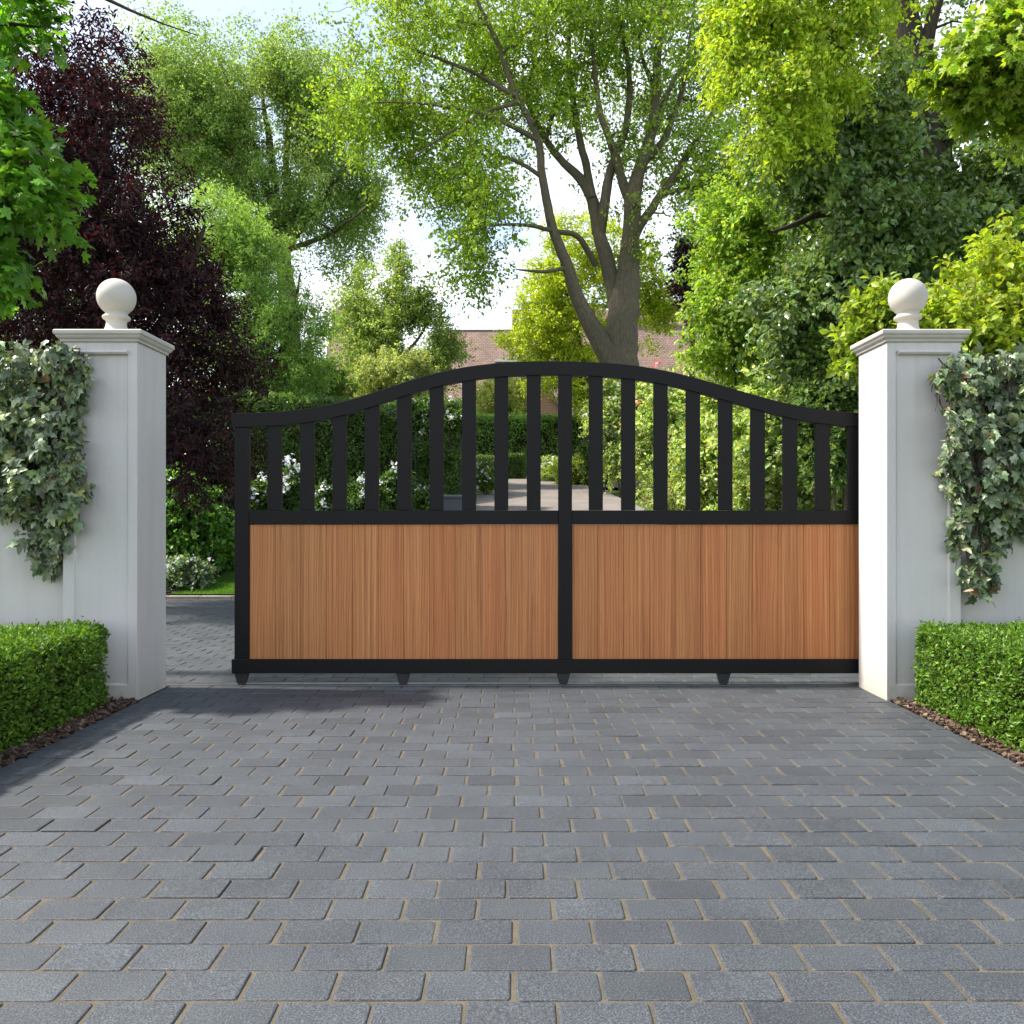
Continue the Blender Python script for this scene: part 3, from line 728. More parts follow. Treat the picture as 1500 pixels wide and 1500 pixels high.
for xa, xb in ((364.2, 817.8), (838.2, 1292.3)):
    m = MB(); pit = (xb-xa)/12
    for k in range(12):
        x0, x1 = gx(xa+pit*k), gx(xa+pit*(k+1))
        e = .002; y0, y1 = YG+.019, YG+.040; z0, z1 = gz(965.8), gz(768.4)
        V = [(x0+.0007, y0+e, z0), (x0+e, y0, z0), (x1-e, y0, z0), (x1-.0007, y0+e, z0), (x1-.0007, y1, z0), (x0+.0007, y1, z0)]
        V += [(a, b, z1) for a, b, c in V]
        t = (.93+.1*rg.random(), rg.random(), rg.random())
        m.add(V, [(0, 1, 2, 3, 4, 5)[::-1], (6, 7, 8, 9, 10, 11)]+[(i, (i+1) % 6, (i+1) % 6+6, i+6) for i in range(6)], t)
    m.build('board_panel', M['wood'], gate)
for c in (352.5, 590, 825.5, 1061, 1297):
    pts = [(c-10, 986.6), (c-9.2, 990), (c-6.8, 999)]+[(c-6.6*math.cos(R(a)), 999+4.4*math.sin(R(a))) for a in (30, 60, 90, 120, 150)]+[(c+6.8, 999), (c+9.2, 990), (c+10, 986.6)]
    prism_gate('roller_foot', pts, .008, .052, 'rubber', .003)
tr = MB(); yb = YG+.03
pr = [(yb-.05, .0), (yb-.05, .004), (yb-.014, .006), (yb-.010, .016), (yb+.010, .016), (yb+.014, .006), (yb+.05, .004), (yb+.05, 0)]
tr.prism([(-2.9, y, z) for y, z in pr], (9.4, 0, 0))
tag(tr.build('gate_track', M['steel'], bevel=.001), 'slim steel ground track crossing the paved drive under the gate feet', 'track')

# ------------------------------------------------------------------ box hedges in front of the walls
BOX = [(.085, .185, .018), (.12, .235, .024), (.055, .13, .014), (.19, .31, .04), (.07, .16, .016), (.10, .20, .02)]
hedge('box_hedge', 'clipped box hedge with shaded face, by the wall beside the gate gap', (-3.40, 2.6), (-3.40, 5.25), 2.0, .475, .025, 95000, BOX, 31, .022, .07, group='clipped box hedges by the drive', tm=SIMPLE, mat='box')
hedge('box_hedge', 'clipped box hedge with its face in sun, at the foot of the sunlit pillar', (3.345, 2.6), (3.345, 5.25), 2.0, .485, .025, 95000, BOX, 32, .022, .07, group='clipped box hedges by the drive', tm=SIMPLE, mat='box')

# ------------------------------------------------------------------ ivy on walls
IVYP = [(.135, .195, .095), (.18, .24, .125), (.07, .115, .055), (.36, .41, .28), (.25, .30, .085)]
def ivy(label, outline, seed, n, side):
    rng = np.random.default_rng(seed)
    Y0 = YF-.03
    root = empty('ivy', tuple(P(sum(o[0] for o in outline)/len(outline), 640, Y0)), label, 'ivy', 'ivy curtains on the walls')
    poly = np.array(outline, float)
    def inside(x, y):
        c = False; j = len(poly)-1
        for i in range(len(poly)):
            if (poly[i, 1] > y) != (poly[j, 1] > y) and x < (poly[j, 0]-poly[i, 0])*(y-poly[i, 1])/(poly[j, 1]-poly[i, 1])+poly[i, 0]: c = not c
            j = i
        return c
    lo, hi = poly.min(0), poly.max(0)
    pts = []
    while len(pts) < n:
        x, y = rng.uniform(lo[0], hi[0]), rng.uniform(lo[1], hi[1])
        jx, jy = rng.normal()*3, rng.normal()*3
        if inside(x, y) and fbm((x*.03, y*.022, 0), 1.3, seed) > (-.30 if y < 700 else -.12): pts.append((x+jx, y+jy))
    pts = np.array(pts)
    wd = P(0, 0, Y0)
    X = (pts[:, 0]-CX)/F*Y0; Z = CH-(pts[:, 1]-HY)/F*Y0
    bulk = np.array([fbm((x*2.5, 0, z*2.5), 1.4, seed)+.8*fbm((x*7, 3, z*7), 1.4, seed+9) for x, z in zip(X, Z)])
    thick = np.interp(Z, [.6, 1.2, 1.7, 2.05], [.08, .18, .27, .22])*np.where(np.abs(X) < 2.72, .55, 1.0)
    dep = rng.random(n)**.6
    top = Z > 1.9
    Yp = np.where(np.abs(X) < 2.76, YF-.012, YF+.06)-(.02+thick*(dep*.6+.75*bulk)).clip(.012, .42)
    Yp = np.where(top & (rng.random(n) < .6) & (np.abs(X) > 2.78), YF-.1+rng.random(n)*.5, Yp)
    pos = np.column_stack([X, Yp, Z])
    ax = unit(np.array([0, -.45, -.7])+rng.normal(size=(n, 3))*.6)
    nr = unit(np.array([0, -.75, .6])+rng.normal(size=(n, 3))*.62)
    sz = rng.choice([.035, .05, .062, .075], n, p=[.25, .35, .28, .12])*rng.uniform(.8, 1.15, n)
    tint = palette(rng, IVYP, n, .28, [.30, .26, .22, .14, .08])*(1+.12*bulk)[:, None]
    dead = rng.random(n) < .012; tint[dead] = (.16, .10, .045)
    link('leaves', leaf_mesh('leaves', pos, ax, nr, sz*1.02, tint, IVY), M['ivy'], root)
    m = MB()
    for k in range(70):
        x = rng.uniform(lo[0]+5, hi[0]-5); y = lo[1]+rng.uniform(5, 40); pth = []
        while inside(x, y) or len(pth) < 2:
            w_ = P(x, y, Y0); pth.append((w_[0], (YF-.012 if abs(w_[0]) < 2.76 else YF+.06)-.02-.04*rng.random(), w_[2]))
            y += rng.uniform(8, 16); x += rng.normal()*5
            if len(pth) > 40: break
        if len(pth) > 2: m.tube(pth, np.linspace(.005, .002, len(pth)), 5)
    m.build('stems', M['stem'], root, smooth=True)
    return root
ivy('grey-green ivy hanging over the white wall and onto the pillar by the gate gap', [(-60, 506), (40, 508), (100, 504), (128, 530), (134, 560), (122, 600), (120, 640), (138, 700), (138, 722), (118, 740), (122, 765), (100, 785), (92, 800), (76, 835), (62, 842), (50, 830), (38, 800), (22, 765), (4, 750), (-20, 740), (-60, 740)], 41, 3800, -1)
ivy('grey-green ivy trailing in strands over the white wall beside the sunlit pillar', [(1362, 550), (1395, 522), (1450, 516), (1580, 514), (1580, 760), (1520, 800), (1490, 770), (1478, 800), (1458, 810), (1462, 850), (1452, 872), (1446, 850), (1432, 884), (1426, 850), (1418, 845), (1400, 850), (1392, 800), (1398, 750), (1378, 705), (1372, 670), (1380, 640), (1368, 610), (1362, 580)], 42, 3800, 1)

# ------------------------------------------------------------------ trees
YG_ = [(.20, .30, .030), (.27, .36, .040), (.14, .23, .024), (.10, .18, .02)]       # fresh yellow green
MID = [(.085, .155, .026), (.12, .20, .030), (.065, .12, .02)]
OLIVE = [(.19, .30, .085), (.25, .36, .095), (.14, .235, .07)]
# big central tree
def central():
    Y = 27.0; K = 27/17.0
    zb = float(g(Y))
    b = P(906, 0, Y)
    L = [
        [(b[0]-.02, Y, zb-.1, .74), (P(906, 700, Y)[0], Y, P(906, 700, Y)[2], .64), (*P(905, 560, Y), 0.558), (*P(906, 500, Y), 0.512), (*P(908, 455, Y), 0.465), (*P(916, 400, Y), 0.327), (*P(919, 340, Y-0.16), 0.251), (*P(921, 280, Y-0.32), 0.230), (*P(936, 240, Y-0.48), 0.181), (*P(955, 190, Y-0.48), 0.145), (*P(958, 100, Y-0.79), 0.121), (*P(970, 0, Y-0.95), 0.084), (*P(985, -120, Y-1.27), 0.036)],
        px_limb([(900, 545, Y-0.16, 0.330), (872, 492, Y-0.40, 0.290), (850, 448, Y-0.64, 0.215), (826, 380, Y-0.95, 0.163), (810, 340, Y-1.11, 0.148), (800, 300, Y-1.27, 0.133), (792, 240, Y-1.43, 0.114), (787, 200, Y-1.59, 0.099), (760, 150, Y-1.91, 0.080), (735, 80, Y-2.06, 0.072), (700, 0, Y-2.22, 0.049), (660, -80, Y-2.38, 0.024)]),
        px_limb([(905, 440, Y+0.08, 0.275), (890, 390, Y+0.16, 0.230), (878, 340, Y+0.16, 0.199), (868, 290, Y+0.24, 0.181), (848, 255, Y+0.32, 0.145), (825, 235, Y+0.32, 0.121), (800, 205, Y+0.32, 0.103), (770, 140, Y+0.48, 0.084), (720, 70, Y+0.48, 0.054), (690, 20, Y+0.48, 0.024)]),
        px_limb([(880, 345, Y+0.16, 0.157), (885, 300, Y-0.16, 0.157), (893, 255, Y-0.16, 0.133), (918, 190, Y-0.32, 0.109), (925, 120, Y-0.48, 0.090), (908, 40, Y-0.64, 0.060), (895, -40, Y-0.79, 0.036)]),
        px_limb([(915, 385, Y-0.16, 0.181), (935, 330, Y-0.32, 0.145), (970, 285, Y-0.48, 0.121), (1000, 240, Y-0.79, 0.103), (1040, 170, Y-0.95, 0.072), (1075, 80, Y-1.11, 0.036)]),
        px_limb([(868, 290, Y+0.16, 0.133), (846, 190, Y+0.64, 0.109), (835, 110, Y+0.79, 0.090), (835, 30, Y+0.95, 0.066), (845, -60, Y+0.95, 0.036)]),
        px_limb([(787, 205, Y-1.59, 0.084), (740, 180, Y-1.91, 0.072), (690, 160, Y-2.22, 0.054), (620, 150, Y-2.54, 0.036), (550, 150, Y-2.86, 0.018)]),
        px_limb([(755, 140, Y-1.91, 0.072), (700, 110, Y-1.59, 0.060), (640, 85, Y-1.27, 0.043), (570, 60, Y-0.95, 0.024)]),
        px_limb([(872, 388, Y+0.16, 0.097), (848, 342, Y-0.48, 0.084), (815, 340, Y-1.11, 0.072), (770, 330, Y-1.91, 0.049), (720, 330, Y-2.54, 0.024)]),
        px_limb([(835, 390, Y-0.95, 0.060), (800, 400, Y-1.27, 0.055), (760, 395, Y-1.59, 0.024)]),
        px_limb([(955, 200, Y-0.48, 0.097), (985, 120, Y+0.16, 0.072), (1030, 60, Y+0.48, 0.054), (1060, -20, Y+0.79, 0.024)]),
        px_limb([(970, 285, Y-0.48, 0.072), (1020, 270, Y-0.16, 0.060), (1070, 245, Y+0.16, 0.036), (1100, 235, Y+0.48, 0.018)]),
        px_limb([(770, 140, Y+0.48, 0.054), (790, 60, Y-0.16, 0.049), (780, -30, Y-0.64, 0.024)]),
        px_limb([(921, 290, Y-.3, .16), (905, 235, Y-.6, .12), (880, 170, Y-.9, .09), (870, 90, Y-1.1, .06), (860, 0, Y-1.2, .03)]),
        px_limb([(936, 245, Y-.4, .13), (975, 205, Y-.2, .10), (1000, 140, Y+.1, .07), (1010, 60, Y+.4, .04), (1020, -20, Y+.5, .02)]),
        px_limb([(797, 262, Y-1.3, .07), (760, 235, Y-1.5, .055), (715, 225, Y-1.9, .04), (665, 240, Y-2.3, .018)]),
        px_limb([(760, 150, Y-1.9, .07), (715, 160, Y-2.1, .05), (650, 200, Y-2.3, .035), (600, 235, Y-2.5, .015)]),
        px_limb([(800, 205, Y+.3, .07), (820, 130, Y+.6, .055), (800, 60, Y+.9, .04), (805, -20, Y+1, .02)]),
        px_limb([(958, 130, Y-.6, .07), (935, 70, Y-.9, .05), (940, -10, Y-1.1, .025)]),
    ]
    B = [pb(615, 90, 110, 105, Y-0.95, 3.18, 1.2), pb(545, 170, 80, 70, Y-1.43, 2.39, 1.1), pb(640, 230, 110, 80, Y-1.59, 2.54, 1.0), pb(600, 250, 55, 45, Y-1.91, 1.59, 1.0),
         pb(740, 60, 150, 120, Y, 4.13, 1), pb(880, 40, 150, 120, Y, 4.45, .9), pb(1010, 60, 110, 120, Y, 3.82, .9), pb(800, 200, 140, 70, Y, 2.86, .55),
         pb(700, 320, 75, 55, Y-1.91, 1.91, .9), pb(690, 390, 50, 40, Y-1.91, 1.27, .6), pb(1000, 210, 90, 80, Y-0.32, 2.54, .8), pb(1050, 270, 60, 60, Y, 1.91, .8), pb(960, 330, 60, 50, Y-0.32, 1.91, .45), pb(760, 300, 70, 50, Y-0.95, 1.91, .4),
         pb(720, -80, 240, 110, Y, 4.77, .6), pb(950, -80, 200, 110, Y, 4.77, .6)]
    lf = dict(size=.125, twigs=5, per=10, spread=.62, pal=[(.22, .35, .03), (.30, .42, .045), (.15, .26, .025), (.11, .20, .022)], droop=.15, out=.5, cjit=.18, tm=SIMPLE)
    tree('spreading_tree', 'tall spreading tree with forked grey trunks and airy yellow-green leaves behind the gate', 'tree', (b[0], Y, zb), L, B, 2300, lf, 51, 'bark', twr=.019, gap=-.06, gs=.45)
central()

# fan shaped olive tree far left
Y = 36.0
fan = [px_limb([(425, 560, Y, .42), (422, 450, Y, .36), (418, 400, Y, .32), (415, 365, Y, .28)])]
for (tx, ty, mx, my, r) in ((220, 180, 330, 300, .12), (260, 90, 350, 240, .13), (320, 85, 375, 220, .14), (380, 95, 395, 220, .14), (430, 110, 420, 230, .13), (490, 130, 445, 250, .12), (530, 210, 465, 300, .11), (540, 300, 480, 345, .09), (250, 240, 345, 320, .09)):
    fan.append(px_limb([(416, 368, Y, r*1.3), (mx, my, Y+np.random.default_rng(tx).normal()*.8, r), (tx, ty, Y+np.random.default_rng(tx+1).normal()*1.5, .03)]))
tree('fan_shaped_tree', 'tall olive-green tree with stems fanning upward behind the purple tree', 'tree', P(425, 0, Y)*[1, 1, 0]+[0, 0, float(g(Y))], fan,
     [pb(295, 125, 95, 72, Y, 4, 1), pb(385, 125, 90, 68, Y, 4, 1), pb(250, 190, 80, 80, Y, 3.5, 1), pb(340, 200, 110, 90, Y, 3.5, .8), pb(450, 150, 80, 75, Y, 3.5, 1), pb(500, 210, 60, 80, Y, 3, .9), pb(290, 280, 80, 60, Y, 3, .7), pb(480, 300, 70, 60, Y, 3, .7), pb(400, 290, 90, 50, Y, 3, .5), pb(430, 370, 70, 40, Y, 2.5, .45), pb(530, 310, 35, 50, Y, 2, .6), pb(395, 180, 110, 85, Y, 3, 1.1), pb(530, 260, 35, 60, Y, 2, .7), pb(500, 380, 50, 50, Y, 2, .5)],
     3300, dict(size=.12, twigs=5, per=10, spread=.54, pal=OLIVE, droop=.1, out=.4, sag=.15, fuzz=.2), 52, 'bark', twr=.022, gap=-.22, gs=.35, maxconn=800, shell=.36)

# purple maple
Y = 11.0
tree('purple_maple', 'dark purple-leaved maple rising behind the ivy wall and its pillar', 'tree', (P(150, 0, Y)[0], Y, 0.0),
     [px_limb([(150, 890, Y, .2), (150, 700, Y, .17), (140, 560, Y, .15), (135, 420, Y, .12), (150, 280, Y, .08), (160, 120, Y, .03)]),
      px_limb([(148, 640, Y, .1), (210, 520, Y-.2, .08), (270, 420, Y-.3, .05), (300, 330, Y-.4, .02)]), px_limb([(145, 560, Y, .1), (70, 440, Y-.1, .08), (10, 330, Y-.1, .05), (-30, 200, Y-.1, .02)]),
      px_limb([(150, 680, Y, .09), (240, 620, Y-.3, .06), (310, 590, Y-.4, .04), (360, 575, Y-.5, .015)])],
     [pb(130, 120, 80, 90, Y, 1.3, 1), pb(60, 170, 80, 90, Y, 1.3, .9), pb(190, 220, 75, 80, Y-.1, 1.2, 1), pb(110, 300, 130, 100, Y, 1.6, 1.1), pb(220, 340, 75, 80, Y-.2, 1.3, 1.1), pb(50, 420, 130, 100, Y, 1.6, 1), pb(220, 450, 110, 80, Y-.2, 1.4, 1.1),
      pb(290, 420, 55, 35, Y-.3, .8, .9), pb(310, 530, 60, 40, Y-.4, .9, 1.1), pb(270, 620, 85, 60, Y-.3, 1.1, 1.1), pb(330, 640, 45, 35, Y-.3, .7, .8), pb(120, 560, 140, 90, Y, 1.5, .9), pb(-60, 300, 100, 250, Y, 1.5, .7), pb(300, 690, 60, 40, Y-.2, .8, .6)],
     1500, dict(size=.085, twigs=6, per=10, spread=.30, pal=[(.022, .010, .013), (.034, .013, .016), (.066, .019, .019), (.014, .009, .013)], mat='purple', droop=.3, out=.7, tm=SLIM, sag=.3, cjit=.25), 53, 'barkd', twr=.004, gap=-.3, gs=.8, maxconn=500)

# feathery light green tree
Y = 20.0
tree('feathery_tree', 'soft light green feathery tree between the purple tree and the fan-shaped tree', 'tree', P(390, 0, Y)*[1, 1, 0]+[0, 0, 1.3],
     [px_limb([(392, 745, Y, .14), (388, 560, Y, .11), (375, 430, Y, .08), (350, 330, Y, .03)]), px_limb([(388, 570, Y, .07), (430, 470, Y, .05), (440, 400, Y, .02)]), px_limb([(386, 560, Y, .06), (320, 460, Y, .04), (300, 370, Y, .02)])],
     [pb(330, 340, 65, 60, Y, 1.2, 1), pb(290, 400, 55, 60, Y, 1.0, .9), pb(370, 380, 55, 50, Y, 1.2, 1), pb(350, 460, 85, 70, Y, 1.3, 1), pb(420, 480, 60, 60, Y, 1.2, 1), pb(400, 550, 80, 50, Y, 1.2, 1), pb(340, 540, 60, 50, Y, 1.2, .9), pb(450, 540, 40, 40, Y, .9, .9), pb(460, 480, 30, 60, Y+.5, .8, .35)],
     1000, dict(size=.085, twigs=7, per=12, spread=.33, pal=[(.17, .30, .07), (.22, .36, .085), (.27, .41, .10), (.13, .24, .055)], droop=0, out=.6, tm=SLIM, sag=.05), 54, 'barkd', twr=.004, gap=-.25, gs=.8, maxconn=350)

# birch like conical tree
Y = 27.0
tree('conical_tree', 'loose conical green tree standing before the house roof', 'tree', P(570, 0, Y)*[1, 1, 0]+[0, 0, float(g(Y))],
     [px_limb([(570, 700, Y, .14), (572, 560, Y, .11), (580, 440, Y, .07), (587, 350, Y, .015)]), px_limb([(572, 560, Y, .06), (530, 480, Y, .04), (515, 420, Y, .015)]), px_limb([(573, 540, Y, .06), (620, 490, Y, .04), (635, 440, Y, .015)])],
     [pb(585, 375, 16, 30, Y, .4, .8), pb(580, 415, 34, 30, Y, .8, .9), pb(520, 430, 28, 45, Y, .7, .9), pb(560, 465, 60, 40, Y, 1.2, 1), pb(570, 515, 85, 45, Y, 1.6, 1), pb(625, 475, 35, 45, Y, .8, .8), pb(525, 490, 40, 50, Y, 1, .9), pb(640, 530, 30, 40, Y, .8, .9), pb(640, 505, 36, 45, Y, .9, 1.1), pb(610, 450, 30, 35, Y, .8, .8), pb(590, 560, 75, 35, Y, 1.4, .9)],
     950, dict(size=.085, twigs=6, per=10, spread=.38, pal=[(.22, .32, .08), (.30, .39, .11), (.16, .25, .06)], droop=.1, out=.5), 55, 'bark', twr=.005, gap=-.2, gs=.7, maxconn=300)

# lime yellow tree behind the central trunk
Y = 32.0
tree('lime_tree', 'low glowing lime-yellow tree seen behind the forked grey trunk', 'tree', P(860, 0, Y)*[1, 1, 0]+[0, 0, float(g(Y))],
     [px_limb([(862, 690, Y, .13), (858, 560, Y, .10), (840, 460, Y, .07), (820, 400, Y, .03)]), px_limb([(860, 570, Y, .07), (910, 480, Y, .05), (960, 430, Y, .02)]), px_limb([(859, 560, Y, .06), (800, 490, Y, .04), (770, 460, Y, .02)])],
     [pb(800, 430, 50, 50, Y, 1.0, 1), pb(790, 490, 55, 45, Y, 1, 1), pb(850, 420, 60, 50, Y, 1.2, .8), pb(860, 490, 60, 45, Y, 1.2, .9), pb(940, 420, 55, 40, Y, 1.1, 1), pb(975, 450, 30, 25, Y, .7, .7), pb(930, 480, 45, 40, Y, 1, .7), pb(840, 350, 60, 40, Y, 1, .6), pb(910, 370, 50, 40, Y, 1, .5), pb(800, 540, 45, 30, Y, .8, .8), pb(850, 570, 50, 30, Y, .8, .7)],
     900, dict(size=.11, twigs=6, per=10, spread=.44, pal=[(.38, .47, .04), (.45, .52, .06), (.30, .41, .035)], droop=.15, out=.5), 56, 'barkd', twr=.005, gap=-.28, gs=.7, maxconn=250)

# dark big tree on the right
Y = 13.0
tree('dark_leaved_tree', 'massive dark green tree with thick brown trunk behind the sunlit pillar', 'tree', (P(1350, 0, Y)[0], Y, float(g(Y))),
     [px_limb([(1362, 850, Y, .36), (1360, 600, Y, .34), (1360, 400, Y, .31), (1357, 230, Y, .29), (1340, 120, Y, .26), (1322, 30, Y, .23), (1310, -80, Y, .2)]),
      px_limb([(1350, 190, Y, .14), (1300, 120, Y-.1, .1), (1268, 40, Y-.2, .09), (1255, -40, Y-.3, .07)]), px_limb([(1345, 140, Y, .13), (1355, 60, Y-.1, .1), (1380, -20, Y-.2, .08)]),
      px_limb([(1358, 330, Y, .11), (1280, 300, Y-.6, .08), (1200, 310, Y-1, .05), (1130, 340, Y-1.2, .02)]), px_limb([(1358, 280, Y, .1), (1270, 230, Y-.3, .07), (1180, 200, Y-.5, .03)]), px_limb([(1360, 300, Y, .1), (1430, 270, Y-.3, .07), (1500, 270, Y-.5, .03)]), px_limb([(1360, 430, Y, .1), (1290, 420, Y-.6, .06), (1220, 440, Y-.9, .02)])],
     [pb(1180, 190, 75, 55, Y-.3, 1.3, .8), pb(1260, 150, 70, 50, Y, 1.3, .6), pb(1170, 270, 90, 45, Y-.7, 1.2, 1), pb(1270, 260, 80, 55, Y-.4, 1.2, 1), pb(1210, 340, 90, 45, Y-.9, 1.2, 1), pb(1300, 340, 80, 40, Y-.9, 1.0, 1), pb(1390, 320, 70, 40, Y-.8, 1, 1), pb(1230, 410, 90, 45, Y-.8, 1.2, .9), pb(1310, 400, 60, 35, Y-.9, .9, .9), pb(1440, 270, 70, 40, Y-.5, 1.1, .9), pb(1480, 330, 60, 50, Y-.3, 1.1, .8),
      pb(1150, 450, 70, 60, Y-.5, 1.2, .9), pb(1240, 490, 90, 55, Y-.4, 1.2, .9), pb(1340, 500, 80, 60, Y+.3, 1, .6), pb(1430, 400, 90, 60, Y+.6, 1, .7), pb(1440, 100, 80, 90, Y+.4, 1.3, .35), pb(1160, 540, 70, 50, Y-.3, 1.1, .8), pb(1380, 170, 50, 40, Y-.3, .8, .5), pb(1310, 190, 50, 40, Y-.4, .8, .5)],
     1800, dict(size=.10, twigs=5, per=12, spread=.36, pal=[(.11, .19, .060), (.15, .24, .075), (.08, .145, .048), (.21, .29, .11)], mat='glossy', droop=.45, out=.7, tm=OVAL, sag=.35, cjit=.15), 57, 'barkd', twr=.011, gap=-.06, gs=.8, maxconn=600)

# bright overhanging tree upper right centre
Y = 11.5
tree('overhanging_tree', 'bright yellow-green boughs hanging at the top edge above the sunlit pillar', 'tree', (P(1760, 0, Y)[0], Y, 0.0),
     [px_limb([(1760, 880, Y, .2), (1740, 400, Y, .18), (1700, 60, Y, .15), (1600, -120, Y, .12), (1400, -160, Y-.4, .09), (1220, -60, Y-.6, .06), (1130, 40, Y-.7, .03)]), px_limb([(1400, -160, Y-.4, .06), (1280, 0, Y-.6, .04), (1200, 80, Y-.7, .015)]), px_limb([(1230, -70, Y-.6, .04), (1100, -20, Y-.5, .025), (1050, 30, Y-.5, .01)])],
     [pb(1112, 32, 67, 54, Y-.5, .9, 1), pb(1072, 102, 28, 54, Y-.5, .6, 1), pb(1112, 182, 25, 49, Y-.5, .5, .9), pb(1152, 122, 54, 36, Y-.6, .9, .9), pb(1207, 82, 54, 49, Y-.6, .9, .9), pb(1172, 192, 36, 27, Y-.6, .6, .6), pb(1247, 22, 63, 54, Y-.5, .9, .8), pb(1232, 132, 40, 25, Y-.5, .6, .5), pb(1152, -48, 117, 54, Y-.4, 1.2, .8), pb(1312, 12, 54, 36, Y-.4, .8, .4), pb(1077, 12, 36, 54, Y-.5, .7, .8)],
     560, dict(size=.075, twigs=6, per=9, spread=.27, pal=[(.30, .42, .035), (.38, .48, .05), (.22, .33, .026)], droop=.75, out=.5, sag=.45, cjit=.2), 58, 'barkd', twr=.004, gap=-.18, gs=1.3, maxconn=300)

# right front maple boughs
Y = 7.6
tree('field_maple', 'near maple with yellow-green lobed leaves at the top corner above the sunlit pillar wall', 'tree', (5.9, Y+.2, 0),
     [[(5.9, Y+.2, 0, .14), (5.85, Y+.2, 2.0, .12), (5.7, Y+.1, 3.6, .09), (5.4, Y, 4.6, .05)], px_limb([(1740, 330, Y+.1, .06), (1620, 150, Y, .035), (1500, 110, Y-.1, .02), (1400, 130, Y-.2, .006)]), px_limb([(1720, 240, Y+.1, .05), (1600, 60, Y, .03), (1480, 30, Y, .015), (1420, 80, Y, .005)])],
     [pb(1440, 110, 60, 55, Y-.1, .5, 1), pb(1480, 60, 45, 60, Y, .5, 1), pb(1520, 140, 60, 60, Y, .5, .9), pb(1400, 100, 30, 25, Y-.2, .3, .6), pb(1560, 40, 70, 70, Y, .6, .7), pb(1490, 330, 22, 30, Y, .3, .5)],
     250, dict(size=.085, twigs=4, per=8, spread=.19, pal=[(.20, .31, .03), (.26, .36, .04), (.14, .24, .022)], mat='leaf', droop=.3, out=.6, tm=MAPLE), 59, 'barkd', twr=.004, gap=-.4, gs=1.5)
# golden shrub behind the right wall
Y = 7.4
shrub('golden_shrub', 'golden-green shrub showing above the ivy wall beside the sunlit ball finial', P(1440, 560, Y), (.62, .55, 1.05), 460,
      dict(size=.066, twigs=6, per=13, spread=.21, pal=[(.27, .36, .03), (.33, .42, .045), (.2, .29, .025)], droop=0, out=.6, sag=.15, tm=OVAL), 60, blobs=[(P(1440, 470, Y), (.5, .4, .45), 1), (P(1520, 470, Y), (.5, .4, .6), 1)], gap=-.35)
shrub('golden_shrub', 'golden-green shrub poking out behind the sunlit pillar on its gate side', P(1290, 490, Y+.3), (.22, .3, .32), 110,
      dict(size=.085, twigs=6, per=9, spread=.2, pal=[(.20, .29, .03), (.26, .35, .04), (.15, .23, .022)], droop=0, out=.6, sag=.15, tm=OVAL), 61, gap=-.35)

# left front maple
Y = 6.4
tree('maple_tree', 'near maple with big bright green lobed leaves at the picture edge above the ivy wall', 'tree', (-6.3, Y+.3, 0),
     [[(-6.3, Y+.3, 0, .16), (-6.2, Y+.3, 2.2, .14), (-5.9, Y+.2, 3.6, .11), (-5.4, Y+.1, 4.8, .06)],
      [(-6.2, Y+.3, 2.1, .06), *[tuple(P(a, b, y))+(r,) for a, b, y, r in ((-180, 330, Y+.1, .035), (-40, 250, Y, .02), (60, 265, Y-.1, .012), (120, 300, Y-.1, .004))]],
      [(-5.95, Y+.2, 3.4, .06), *[tuple(P(a, b, y))+(r,) for a, b, y, r in ((-150, 80, Y+.1, .03), (-30, 20, Y, .02), (60, 40, Y, .006))]],
      [(-6.2, Y+.3, 1.9, .04), *[tuple(P(a, b, y))+(r,) for a, b, y, r in ((-180, 440, Y+.1, .025), (-50, 400, Y, .015), (40, 420, Y, .004))]],
      [(-5.6, Y+.2, 4.4, .05), *[tuple(P(a, b, y))+(r,) for a, b, y, r in ((-60, -100, Y, .03), (90, -40, Y-.2, .018), (180, 15, Y-.3, .01), (240, 38, Y-.3, .006), (290, 52, Y-.3, .003))]]],
     [pb(8, 20, 56, 34, Y, .4, 1), pb(-42, 70, 48, 42, Y, .4, 1), pb(-2, 200, 44, 38, Y, .4, 1), pb(48, 250, 40, 34, Y-.1, .35, 1), pb(78, 300, 28, 38, Y-.1, .3, .9), pb(-12, 280, 48, 42, Y, .4, 1.1), pb(-62, 180, 48, 68, Y, .4, 1), pb(-17, 400, 36, 38, Y, .3, .9), pb(-72, 340, 48, 59, Y, .4, .8), pb(-32, 140, 32, 34, Y, .3, .8), pb(210, 22, 40, 11, Y-.3, .15, .25), pb(-22, 480, 32, 18, Y+.2, .25, .6)],
     150, dict(size=.10, twigs=4, per=6, spread=.19, pal=[(.095, .24, .024), (.14, .30, .032), (.07, .18, .02)], droop=.35, out=.6, tm=MAPLE, flat=1.1, fuzz=.2), 62, 'barkd', twr=.0035, gap=-.1, gs=2.2)

# bright climbers and shrubs right of the garden drive
CLB = [(.24, .36, .08), (.34, .45, .12), (.13, .22, .05), (.50, .56, .30)]
def big(px, py, Y, rx, ry, n, seed, label, pal=CLB, size=.085, name='garden_shrub', sp=.26, fl=None, gap=-.28, blobs=None, tm=OVAL):
    return shrub(name, label, P(px, py, Y), (rx*Y/F, rx*Y/F*.8, ry*Y/F), n, dict(size=size, twigs=5, per=11, spread=sp, pal=pal, droop=.2, out=.6, sag=.2, tm=tm), seed, flowers=fl, gap=gap, blobs=blobs)
big(1105, 440, 14.5, 95, 130, 620, 70, 'tall light green bush rising above the falling side of the gate rail', pal=[(.22, .36, .045), (.29, .42, .055), (.15, .26, .035)], blobs=[pb(1080, 330, 60, 60, 14.5, 1, 1), pb(1050, 480, 50, 60, 14.3, .8, .9), pb(1150, 560, 70, 50, 14.3, 1, .8)])
